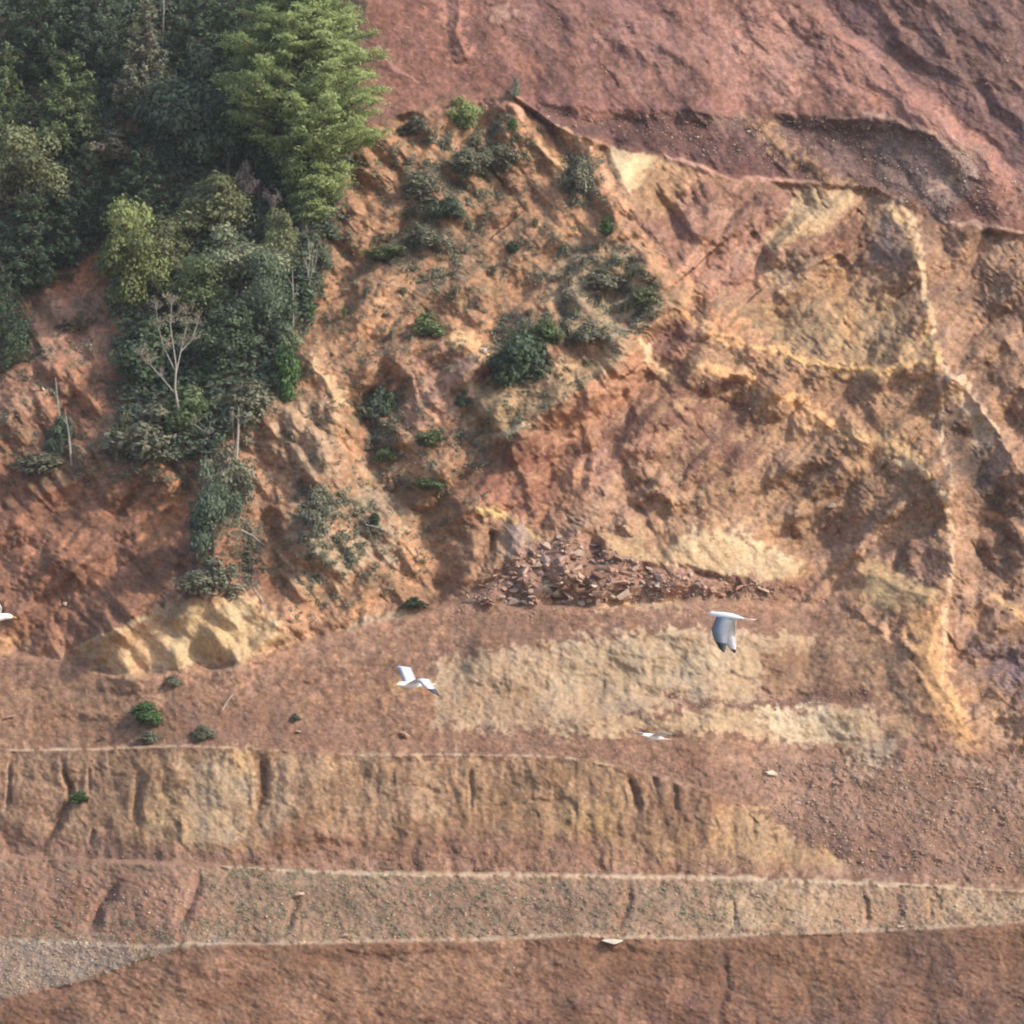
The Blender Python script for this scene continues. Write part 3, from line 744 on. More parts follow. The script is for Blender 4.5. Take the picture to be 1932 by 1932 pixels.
# ------------------------------------------------------------------ materials
def mat(name, color=(0.3, 0.3, 0.3), rough=0.9, attr=None, noise=0.0, nscale=8.0, bump=0.0, bscale=20.0, trans=0.0, tcol=None, vary=0.0):
    m = bpy.data.materials.new(name)
    m.use_nodes = True
    t = m.node_tree
    p = t.nodes['Principled BSDF']
    p.inputs['Roughness'].default_value = rough
    p.inputs['Specular IOR Level'].default_value = 0.25
    if attr:
        a = t.nodes.new('ShaderNodeAttribute')
        a.attribute_name = attr
        src = a.outputs['Color']
    else:
        a = t.nodes.new('ShaderNodeRGB')
        a.outputs[0].default_value = (*color, 1)
        src = a.outputs[0]
    if attr and color is not None and attr != 'earth':
        mx = t.nodes.new('ShaderNodeMix'); mx.data_type = 'RGBA'; mx.blend_type = 'MULTIPLY'
        mx.inputs[0].default_value = 1.0
        mx.inputs[7].default_value = (*color, 1)
        t.links.new(src, mx.inputs[6])
        src = mx.outputs[2]
    co = t.nodes.new('ShaderNodeTexCoord')
    if noise > 0:
        n = t.nodes.new('ShaderNodeTexNoise')
        n.inputs['Scale'].default_value = nscale
        n.inputs['Detail'].default_value = 4
        t.links.new(co.outputs['Object'], n.inputs['Vector'])
        r = t.nodes.new('ShaderNodeMapRange')
        r.inputs[1].default_value = 0.25; r.inputs[2].default_value = 0.75
        r.inputs[3].default_value = 1 - noise; r.inputs[4].default_value = 1 + noise
        t.links.new(n.outputs[0], r.inputs[0])
        v = t.nodes.new('ShaderNodeVectorMath'); v.operation = 'SCALE'
        t.links.new(src, v.inputs[0])
        t.links.new(r.outputs[0], v.inputs['Scale'])
        src = v.outputs[0]
    t.links.new(src, p.inputs['Base Color'])
    if bump > 0:
        n = t.nodes.new('ShaderNodeTexNoise')
        n.inputs['Scale'].default_value = bscale
        n.inputs['Detail'].default_value = 5
        t.links.new(co.outputs['Object'], n.inputs['Vector'])
        b = t.nodes.new('ShaderNodeBump')
        b.inputs['Strength'].default_value = 1.0
        b.inputs['Distance'].default_value = bump
        t.links.new(n.outputs[0], b.inputs['Height'])
        t.links.new(b.outputs[0], p.inputs['Normal'])
    if trans > 0:
        tr = t.nodes.new('ShaderNodeBsdfTranslucent')
        ms = t.nodes.new('ShaderNodeMixShader')
        ms.inputs[0].default_value = trans
        t.links.new(src, tr.inputs[0])
        t.links.new(p.outputs[0], ms.inputs[1])
        t.links.new(tr.outputs[0], ms.inputs[2])
        t.links.new(ms.outputs[0], t.nodes['Material Output'].inputs[0])
    return m

def newmesh(name, verts, faces, m=None, smooth=False):
    me = bpy.data.meshes.new(name)
    if isinstance(verts, np.ndarray) and isinstance(faces, np.ndarray):
        me.vertices.add(len(verts))
        me.vertices.foreach_set('co', verts.astype(np.float32).ravel())
        k = faces.shape[1]
        me.loops.add(faces.size)
        me.loops.foreach_set('vertex_index', faces.astype(np.int32).ravel())
        me.polygons.add(len(faces))
        me.polygons.foreach_set('loop_start', np.arange(0, faces.size, k, dtype=np.int32))
        me.update(calc_edges=True)
    else:
        me.from_pydata([tuple(v) for v in verts], [], [tuple(int(i) for i in q) for q in faces])
        me.update()
    if smooth:
        me.polygons.foreach_set('use_smooth', np.ones(len(me.polygons), bool))
    if m:
        for mm in (m if isinstance(m, (list, tuple)) else [m]):
            me.materials.append(mm)
    return me

def obj(name, me, parent=None, loc=None, kind=None, label=None, cat=None, group=None):
    o = bpy.data.objects.new(name, me)
    C.objects.link(o)
    if parent: o.parent = parent
    if loc is not None: o.location = loc
    if kind: o['kind'] = kind
    if label: o['label'] = label
    if cat: o['category'] = cat
    if group: o['group'] = group
    return o

# ------------------------------------------------------------------ build the hillside as one surface cut into its named grounds
EARTH = mat('earth', attr='earth', rough=0.95, noise=0.16, nscale=5.0, bump=0.03, bscale=5.0)
PX, PY, PZ = unproject(X, Y, D * M)
V = np.stack([PX, PY, PZ], -1)
ny, nx = X.shape
# smooth vertex normals of the whole surface, so that the cuts do not show
gx = np.gradient(V, axis=1)
gy = np.gradient(V, axis=0)
NRM = np.cross(gy, gx)
NRM /= np.linalg.norm(NRM, axis=-1, keepdims=True) + 1e-9
if NRM[ny // 2, nx // 2, 1] > 0:
    NRM = -NRM
V = V.reshape(-1, 3); NRM = NRM.reshape(-1, 3)
idx = np.arange(ny * nx).reshape(ny, nx)
quads = np.stack([idx[:-1, :-1], idx[1:, :-1], idx[1:, 1:], idx[:-1, 1:]], -1).reshape(-1, 4)
cx = (X[:-1, :-1] + X[1:, 1:]).ravel() / 2
cy = (Y[:-1, :-1] + Y[1:, 1:]).ravel() / 2
zid = np.full(len(quads), 1)
zid[cy < f(L6, cx)] = 0
zid[cy > f(L4, cx)] = 2
zid[cy > f(L3, cx)] = 3
zid[cy > f(L2, cx)] = 4
zid[cy > f(L1, cx)] = 5
zid[(cy < f(L6, cx)) & (cx < 700)] = 1
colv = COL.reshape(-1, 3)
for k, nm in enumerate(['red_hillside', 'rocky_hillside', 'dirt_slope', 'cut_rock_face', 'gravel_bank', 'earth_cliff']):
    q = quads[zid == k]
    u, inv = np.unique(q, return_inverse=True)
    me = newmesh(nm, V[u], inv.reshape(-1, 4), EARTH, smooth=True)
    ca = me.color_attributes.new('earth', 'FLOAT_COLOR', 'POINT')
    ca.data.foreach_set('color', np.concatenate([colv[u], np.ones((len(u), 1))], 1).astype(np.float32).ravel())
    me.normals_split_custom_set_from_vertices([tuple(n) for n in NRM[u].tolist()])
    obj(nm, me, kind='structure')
GROUND = mat('ground', color=(0.22, 0.16, 0.12), rough=0.95, noise=0.2, nscale=0.3)
gz = float(V[:, 2].min()) + 1.5
me = newmesh('ground', [(-3000,-3000,gz),(3000,-3000,gz),(3000,3000,gz),(-3000,3000,gz)], [(0,1,2,3)], GROUND)
obj('ground', me, kind='structure')
# ------------------------------------------------------------------ plants
def tube(path, radii, sides=5):
    vs, fs = [], []
    for i, (p, r) in enumerate(zip(path, radii)):
        p = Vector(p)
        d = (Vector(path[min(i + 1, len(path) - 1)]) - Vector(path[max(i - 1, 0)]))
        d = d.normalized() if d.length > 1e-6 else Vector((0, 0, 1))
        u = d.cross(Vector((0.3, 0.9, 0.1))).normalized()
        v = d.cross(u)
        for k in range(sides):
            a = 2 * math.pi * k / sides
            vs.append(p + (u * math.cos(a) + v * math.sin(a)) * r)
    for i in range(len(path) - 1):
        for k in range(sides):
            a, b = i * sides + k, i * sides + (k + 1) % sides
            fs.append((a, b, b + sides, a + sides))
    fs.append(tuple(range(sides))[::-1])
    fs.append(tuple(range((len(path) - 1) * sides, len(path) * sides)))
    return vs, fs

def join(parts):
    V_, F_ = [], []
    for v, f_ in parts:
        n = len(V_)
        V_ += list(v)
        F_ += [tuple(i + n for i in q) for q in f_]
    return V_, F_

def leaves_mesh(name, pos, nrm, size, aspect, rs, m, tone=None, droop=0.0, axis=None):
    """many leaf sprays: a narrow pointed leaf of four corners for each"""
    n = len(pos)
    rnd = rs.normal(size=(n, 3))
    ax = rnd if axis is None else axis + rnd * 0.45
    nn = nrm + rs.normal(size=(n, 3)) * 0.42
    nn /= np.linalg.norm(nn, axis=1, keepdims=True) + 1e-9
    ax = ax - nn * (ax * nn).sum(1, keepdims=True)
    ax /= np.linalg.norm(ax, axis=1, keepdims=True) + 1e-9
    bt = np.cross(nn, ax)
    s = (size * rs.uniform(0.6, 1.35, n))[:, None]
    a = pos - ax * s * 0.5
    b = pos + bt * s * 0.5 * aspect + nn * s * 0.08
    c = pos + ax * s * 0.5 - np.array([0, 0, 1]) * s * droop
    d = pos - bt * s * 0.5 * aspect + nn * s * 0.08
    V_ = np.stack([a, b, c, d], 1).reshape(-1, 3)
    F_ = np.arange(4 * n).reshape(n, 4)
    me = newmesh(name, V_, F_, m)
    t = rs.uniform(0.6, 1.4, n) if tone is None else tone * rs.uniform(0.8, 1.2, n)
    h = rs.uniform(-0.1, 0.1, n)
    c4 = np.stack([t * (1 + h), t, t * (1 - h), np.ones(n)], 1)
    ca = me.color_attributes.new('tone', 'FLOAT_COLOR', 'POINT')
    ca.data.foreach_set('color', np.repeat(c4, 4, 0).astype(np.float32).ravel())
    return me

LEAF = {}
def leafmat(name, c, tr=0.28):
    LEAF[name] = mat(name, color=c, attr='tone', rough=0.6, trans=tr)
    return LEAF[name]
leafmat('pine_green', (0.30, 0.36, 0.15), 0.48)
leafmat('dark_green', (0.075, 0.11, 0.062), 0.3)
leafmat('blue_green', (0.11, 0.145, 0.095), 0.3)
leafmat('mid_green', (0.15, 0.19, 0.085), 0.32)
leafmat('olive', (0.19, 0.205, 0.105), 0.35)
leafmat('yellow_green', (0.22, 0.25, 0.1), 0.4)
leafmat('bright_green', (0.085, 0.15, 0.05), 0.3)
leafmat('pale_green', (0.24, 0.265, 0.165), 0.3)
leafmat('grey_green', (0.19, 0.19, 0.13), 0.25)
leafmat('silver', (0.260, 0.290, 0.220), .2)
leafmat('tan', (0.26, 0.23, 0.15), .25)
leafmat('pinkish', (0.36, 0.29, 0.25), .2)
leafmat('dead_grey', (0.150, 0.135, 0.110), .1)
BARK = mat('bark', color=(0.085, 0.065, 0.050), noise=0.3, nscale=6, bump=0.02, bscale=12)
PALEBARK = mat('pale_bark', color=(0.34, 0.31, 0.27), noise=0.2, nscale=6)

def unit(v):
    return v / (np.linalg.norm(v, axis=-1, keepdims=True) + 1e-9)

# ---- templates are 1 unit high and 1 unit wide (radius 0.5), standing at the origin
def broad_template(seed, nl=13, per=560, leaf=0.045, flat=0.9, lo=0.10, trunk=True):
    rs = np.random.RandomState(seed)
    P, N, T = [], [], []
    lobes = []
    for i in range(nl):
        a = rs.uniform(0, 2 * np.pi)
        h = rs.uniform(lo, 0.86)
        rr = rs.uniform(0.08, 0.40) * math.sqrt(max(0.05, 1 - ((h - (0.42 if lo > 0 else 0.2)) / 0.62) ** 2))
        r = rs.uniform(0.11, 0.21) if lo > 0 else rs.uniform(0.07, 0.19)
        if lo < 0: rr = rr * 1.25; h = h * 0.8
        lobes.append((np.array([math.cos(a) * rr, math.sin(a) * rr, h]), r))
    lobes.append((np.array([0, 0, 0.45 if lo > 0 else 0.22]), 0.26))
    for c, r in lobes:
        k = int(per * (r / 0.16) ** 2)
        d = unit(rs.normal(size=(k, 3)))
        # uneven clumps: push leaves in and out with a lumpy radius
        lump = 1 + 0.28 * np.sin(d[:, 0] * 7 + seed) * np.sin(d[:, 1] * 6 + 2) * np.sin(d[:, 2] * 8 + 1)
        rad = r * lump * rs.uniform(0.6, 1.2 if lo > 0 else 1.6, k)
        p = c + d * rad[:, None] * np.array([1, 1, flat])
        keep = d[:, 2] > rs.uniform(-1.1, -0.1, k)
        P.append(p[keep]); N.append(d[keep] + np.array([0, 0, 0.35]))
        T.append(np.full(keep.sum(), rs.uniform(0.75, 1.3)))
    P = np.concatenate(P); N = np.concatenate(N); T = np.concatenate(T)
    leafm = leaves_mesh('crown', P, unit(N), leaf, 0.55, rs, LEAF['mid_green'], T)
    parts = [tube([(0, 0, -0.15), (0.01, 0, 0.2), (0, 0.01, 0.5)], [0.03, 0.024, 0.012])]
    for c, r in lobes[:-1]:
        s = Vector((0, 0, rs.uniform(0.12, 0.4)))
        m_ = s.lerp(Vector(c), 0.5) + Vector((0, 0, 0.03))
        parts.append(tube([s, m_, Vector(c)], [0.014, 0.010, 0.004], 4))
        for j in range(3):
            e = Vector(c) + Vector(unit(rs.normal(size=3))) * r * 1.0
            parts.append(tube([m_.lerp(Vector(c), .6), e], [0.006, 0.002], 3))
    v, f_ = join(parts)
    return leafm, newmesh('trunk', v, f_, BARK)

def conifer_template(seed, tiers=13, leaf=0.05, power=0.85, upsweep=0.12, dens=1.0, top=0.02, asp=0.3):
    rs = np.random.RandomState(seed)
    P, N, A, T = [], [], [], []
    parts = [tube([(0, 0, -0.1), (0.004, 0, 0.5), (0, 0, 0.99)], [0.024, 0.015, 0.003])]
    for t in range(tiers):
        h = 0.0 + 0.98 * t / tiers
        R = (0.5 * (1 - h) ** power + top) * rs.uniform(0.85, 1.1)
        nb = max(5, int(9 * (1 - h) + 4))
        for b in range(nb):
            az_ = 2 * np.pi * (b + rs.rand()) / nb
            r = R * rs.uniform(0.65, 1.12)
            d = np.array([math.cos(az_), math.sin(az_), 0])
            hh = h + rs.uniform(-0.03, 0.03)
            end = d * r + np.array([0, 0, hh + upsweep * r])
            st = np.array([0, 0, hh])
            parts.append(tube([st, (st + end) / 2 - np.array([0, 0, 0.02 * r]), end], [0.007, 0.005, 0.002], 3))
            k = int((18 + 130 * r) * dens)
            u = rs.beta(2.0, 1.1, k)
            side = np.array([-d[1], d[0], 0])
            off = rs.normal(size=k) * 0.16 * r * (1.15 - u)
            p = st + (end - st) * u[:, None] + side * off[:, None] + rs.normal(size=(k, 3)) * np.array([.010, .010, .014])
            P.append(p)
            N.append(np.tile(np.array([0, 0, 1.0]) + d * 0.5, (k, 1)))
            A.append(np.tile(d + np.array([0, 0, 0.35]), (k, 1)) + side * np.sign(off)[:, None] * 0.6)
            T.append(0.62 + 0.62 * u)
    P = np.concatenate(P); N = np.concatenate(N); A = np.concatenate(A); T = np.concatenate(T)
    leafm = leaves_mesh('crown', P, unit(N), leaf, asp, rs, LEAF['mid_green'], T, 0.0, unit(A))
    v, f_ = join(parts)
    return leafm, newmesh('trunk', v, f_, BARK)

def bare_template(seed, levels=4, leafy=0):
    rs = random.Random(seed)
    parts = []
    tips = []
    def grow(p, d, L_, r, lev):
        q = p + d * L_ * 0.5 + Vector((rs.uniform(-1, 1), rs.uniform(-1, 1), 0)) * L_ * 0.06
        e = p + d * L_ + Vector((rs.uniform(-1, 1), rs.uniform(-1, 1), rs.uniform(0, 1))) * L_ * 0.08
        parts.append(tube([p, q, e], [r, r * 0.85, r * 0.65], 4 if lev < 2 else 3))
        if lev >= levels:
            tips.append(e)
            return
        for i in range(rs.choice([2, 3, 3])):
            nd = (d + Vector((rs.uniform(-1, 1), rs.uniform(-1, 1), rs.uniform(-0.2, 0.7))) * 0.62).normalized()
            s = q.lerp(e, rs.uniform(0.1, 1))
            grow(s, nd, L_ * rs.uniform(0.6, 0.82), r * 0.6, lev + 1)
    grow(Vector((0, 0, -0.05)), Vector((0.05, 0, 1)), 0.34, 0.016, 0)
    v, f_ = join(parts)
    v = [Vector((p.x, p.y, min(p.z, 1.05))) for p in v]
    return tips, newmesh('branches', v, f_, PALEBARK)

def tuft_template(seed, n=90, wid=0.035):
    """a tussock of strap leaves that arch out of one root"""
    rs = random.Random(seed)
    vs, fs = [], []
    for i in range(n):
        a = rs.uniform(0, 2 * math.pi)
        out = rs.uniform(0.08, 0.5)
        H = rs.uniform(0.55, 1.0)
        d = Vector((math.cos(a), math.sin(a), 0))
        s = Vector((-d.y, d.x, 0)) * wid * rs.uniform(0.5, 1)
        b = d * 0.05
        p1 = d * out * 0.45 + Vector((0, 0, H * 0.7))
        p2 = d * out + Vector((0, 0, H * (1.0 - out * 0.7)))
        k = len(vs)
        vs += [b - s, b + s, p1 + s * .8, p1 - s * .8, p2]
        fs += [(k, k + 1, k + 2, k + 3), (k + 3, k + 2, k + 4)]
    me = newmesh('leaves', vs, fs, LEAF['mid_green'])
    ca = me.color_attributes.new('tone', 'FLOAT_COLOR', 'POINT')
    c = []
    for i in range(n):
        t = rs.uniform(0.6, 1.4)
        c += [t, t, t, 1] * 5
    ca.data.foreach_set('color', c)
    return me

BROAD = [broad_template(s) for s in (1, 2, 3, 4)]
LOW = [broad_template(s, 22, 230, 0.09, 0.85, -0.14) for s in (11, 12, 13, 14, 15)]
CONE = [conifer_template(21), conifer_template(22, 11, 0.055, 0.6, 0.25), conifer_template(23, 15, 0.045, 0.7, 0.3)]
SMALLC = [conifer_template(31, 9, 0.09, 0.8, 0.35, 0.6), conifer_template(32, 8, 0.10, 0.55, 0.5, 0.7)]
BARE = [bare_template(s) for s in (41, 42, 43)]
TUFT = [tuft_template(51), tuft_template(52)]

def setmat(o, m):
    o.material_slots[0].link = 'OBJECT'
    o.material_slots[0].material = m

_k = 0
def plant(name, kind, cx_, base, w, h, leaf, label, cat, group=None, off=0.3, lean=0.0, depth=None, bark=None, tips=None):
    """a plant whose foot is at plan (cx_, base), w and h in plan units"""
    global _k
    _k += 1
    off = off * 0.12
    p = at(cx_, base, off)
    s = mpu(cx_, base, off)
    e = bpy.data.objects.new(name, None)
    C.objects.link(e)
    e.location = p
    if kind in ('broad', 'cone'): w *= 1.15; h *= 1.05
    W, H = w * s, h * s
    if kind == 'low' and h > w * 0.62: H = max(H, W * 0.5)
    e.scale = (W, min(W, 1.2 * W) * 0.9, H)
    e.rotation_euler = (0, math.radians(lean), (_k * 2.399) % 6.283 if lean == 0 else 0)
    e['label'] = label; e['category'] = cat
    if group: e['group'] = group
    if kind in ('broad', 'low', 'cone', 'smallc'):
        src = {'broad': BROAD, 'low': LOW, 'cone': CONE, 'smallc': SMALLC}[kind]
        cm, tm = src[_k % len(src)]
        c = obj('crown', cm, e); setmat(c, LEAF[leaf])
        t = obj('trunk', tm, e)
        if bark: setmat(t, bark)
    elif kind == 'bare':
        t = obj('branches', BARE[_k % len(BARE)][1], e)
        setmat(t, bark or PALEBARK)
        if leaf:
            tp = BARE[_k % len(BARE)][0]
            rs = np.random.RandomState(_k)
            P = np.array([list(q) for q in tp]).repeat(7, 0)
            P = P + rs.normal(size=P.shape) * 0.03
            c = obj('crown', leaves_mesh('crown', P, unit(rs.normal(size=P.shape) + [0, 0, .5]), 0.05, 0.6, rs, LEAF[leaf]), e)
            setmat(c, LEAF[leaf])
    elif kind == 'tuft':
        t = obj('leaves', TUFT[_k % 2], e); setmat(t, LEAF[leaf])
    return e

# ---- the big leaning pine at the edge of the wood
def big_pine():
    base = at(575, 440, 0.2)
    s = mpu(575, 440, 0.2)
    e = bpy.data.objects.new('pine_tree', None)
    C.objects.link(e)
    e.location = base
    e['label'] = 'tall bushy pine at the right edge of the wood, its right side sunlit'
    e['category'] = 'tree'
    rs = np.random.RandomState(77)
    # crown outline by plan height: (plan y, left x, right x)
    prof = [(-90, 520, 640), (-40, 470, 655), (0, 440, 668), (50, 415, 696), (100, 410, 700), (150, 420, 718), (200, 430, 744), (240, 460, 722),
            (275, 500, 668), (310, 530, 655), (345, 540, 662), (375, 555, 640), (400, 570, 618), (418, 585, 610)]
    ys = [p[0] for p in prof]
    trunk = [(0, 0, -1.0), (-0.2, 0.3, 3), (-0.4, 0.6, 7), (-0.6, 0.6, 12), (-0.3, 0.6, 16.5)]
    tv, tf = tube(trunk, [0.38, 0.33, 0.26, 0.16, 0.05], 8)
    parts = [(tv, tf)]
    P, N, A, T = [], [], [], []
    nb = 0
    for y in np.arange(-85, 418, 15.0):
        lx = float(np.interp(y, ys, [p[1] for p in prof]))
        rx = float(np.interp(y, ys, [p[2] for p in prof]))
        z = (440 - y) * s * 1.0
        xt = float(np.interp(z, [q[2] for q in trunk], [q[0] for q in trunk]))
        yt = 0.5
        L_, R_ = (lx - 575) * s - xt, (rx - 575) * s - xt
        for b in range(9):
            a = 2 * math.pi * (b + rs.rand()) / 9
            cx2 = math.cos(a)
            reach = (R_ if cx2 > 0 else -L_)
            reach = reach * abs(cx2) + (1 - abs(cx2)) * (R_ - L_) * 0.42
            reach *= rs.uniform(0.6, 1.2)
            if reach < 0.4:
                reach = 0.4
            d = np.array([cx2, math.sin(a), 0])
            rise = rs.uniform(0.05, 0.22) * reach
            z0 = z - rise + rs.uniform(-0.2, 0.2)
            st = np.array([xt, yt, z0 - 0.15 * reach])
            end = np.array([xt, yt, z0 + rise]) + d * reach
            mid = (st + end) / 2 + np.array([0, 0, -0.03 * reach])
            parts.append(tube([st, mid, end], [0.07, 0.045, 0.015], 4))
            side = np.array([-d[1], d[0], 0])
            ntw = max(3, int(reach * 2.6))
            for k in range(ntw):            # twigs with a plume of needles at each
                u = 0.30 + 0.72 * (k + rs.rand()) / ntw
                w = (rs.rand() - 0.5) * 1.5 * (1.1 - u) * min(reach, 3.2) * 0.75
                c = st * (1 - u) ** 2 + 2 * mid * u * (1 - u) + end * u * u if u <= 1 else end
                c = c + side * w + np.array([0, 0, rs.uniform(-0.05, 0.15)])
                rr = rs.uniform(0.36, 0.72)
                m = int(34 * rr / 0.45)
                q = rs.normal(size=(m, 3)) * np.array([rr * 0.55, rr * 0.55, 0.085])
                q[:, 2] += 0.12 - 0.25 * (np.hypot(q[:, 0], q[:, 1]) / rr) ** 2 * 0.4
                P.append(c + q)
                N.append(np.tile(np.array([0, 0, 0.75]) + d * 1.3, (m, 1)) + unit(q) * 0.3)
                A.append(np.tile(d * 0.9 + np.array([0, 0, 0.55]), (m, 1)) + unit(q) * 0.5)
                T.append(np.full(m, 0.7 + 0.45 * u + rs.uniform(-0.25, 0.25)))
    P = np.concatenate(P); N = np.concatenate(N); A = np.concatenate(A); T = np.concatenate(T)
    crown = leaves_mesh('crown', P, unit(N), 0.30, 0.30, rs, LEAF['pine_green'], T, 0.0, unit(A))
    obj('crown', crown, e)
    v, f_ = join(parts[:1])
    obj('trunk', newmesh('trunk', v, f_, BARK), e)
    v, f_ = join(parts[1:])
    obj('branches', newmesh('branches', v, f_, BARK), e)
big_pine()

G1 = 'trees of the wood at the upper left'
TREES = [  # name, kind, x, base y, width, height, leaf, off, label
 ('pine_tree','cone',75,150,180,230,'dark_green',1.0,'dark conifer at the top left corner of the wood'),
 ('pine_tree','cone',195,140,140,210,'blue_green',.6,'blue-green conifer at the top edge, second from the left corner'),
 ('pine_tree','cone',275,215,140,230,'grey_green',1.0,'feathery grey-green conifer between the top edge and the red soil patch'),
 ('pine_tree','cone',375,150,130,210,'dark_green',.6,'dark conifer with a pale snag in front, at the top edge'),
 ('pine_tree','cone',450,120,120,170,'dark_green',.3,'dark conifer half hidden behind the left side of the big pine'),
 ('pine_tree','cone',8,265,110,190,'mid_green',1.6,'green conifer cut by the left edge, its right side sunlit'),
 ('pine_tree','cone',128,295,170,200,'mid_green',1.6,'broad round-topped pine with light tips in the upper left of the wood'),
 ('pine_tree','smallc',162,268,50,95,'pale_green',3.4,'small pale green young conifer in front of the round-topped pine'),
 ('broadleaf_tree','broad',340,310,190,230,'blue_green',1.6,'dark broadleaf tree with glinting leaves left of the big pine'),
 ('broadleaf_tree','broad',430,340,150,170,'dark_green',1.4,'dark tree in the shade under the left branches of the big pine'),
 ('broadleaf_tree','broad',66,420,170,170,'olive',1.8,'olive-topped broadleaf tree at the left edge, its crown lit from above'),
 ('broadleaf_tree','low',15,380,90,110,'tan',2.6,'yellowish-brown bush at the left edge beside the olive-topped tree'),
 ('pine_tree','cone',262,450,170,170,'dark_green',1.2,'dark green conifer below the tan bush in the middle of the wood'),
 ('pine_tree','cone',165,430,120,150,'dark_green',.8,'dark conifer in deep shade right of the olive-topped tree'),
 ('pine_tree','cone',60,540,180,190,'dark_green',1.2,'dark shaded conifer above the bare red slope at the left edge'),
 ('pine_tree','cone',130,500,130,130,'dark_green',1.0,'dark shaded conifer at the top of the bare red slope'),
 ('pine_tree','cone',5,700,110,200,'dark_green',1.2,'dark conifer at the left edge beside the bare red slope'),
 ('broadleaf_tree','broad',410,470,190,150,'olive',2.2,'flat-topped olive tree below the shaded trees left of the big pine'),
 ('broadleaf_tree','broad',250,590,150,200,'yellow_green',2.2,'yellow-green tree with separate sunlit lobes above the dead pale tree'),
 ('broadleaf_tree','broad',320,520,110,110,'olive',2.6,'small olive tree just right of the yellow-green tree'),
 ('broadleaf_tree','broad',455,570,170,150,'pale_green',2.4,'pale green bushy tree below the flat-topped olive tree'),
 ('broadleaf_tree','broad',365,620,150,130,'mid_green',1.6,'green tree behind the dead pale tree'),
 ('broadleaf_tree','broad',500,660,130,180,'blue_green',1.2,'grey shaded tree left of the two bright green bushes'),
 ('broadleaf_tree','broad',430,720,170,150,'dark_green',1.0,'dark tree with bare stems under the pale green bushy tree'),
 ('broadleaf_tree','low',290,700,130,130,'dark_green',.9,'dark bush behind the stem of the dead pale tree'),
 ('broadleaf_tree','broad',530,520,90,130,'olive',2.0,'slim olive tree under the lowest branches of the big pine'),
 ('broadleaf_tree','low',500,345,90,120,'dark_green',1.2,'shaded bush between the pinkish shrub and the big pine trunk'),
]
for n_, k_, x_, b_, w_, h_, l_, o_, lab in TREES:
    plant(n_, k_, x_, b_, w_, h_, LEAF and l_, lab, 'tree', None, o_)

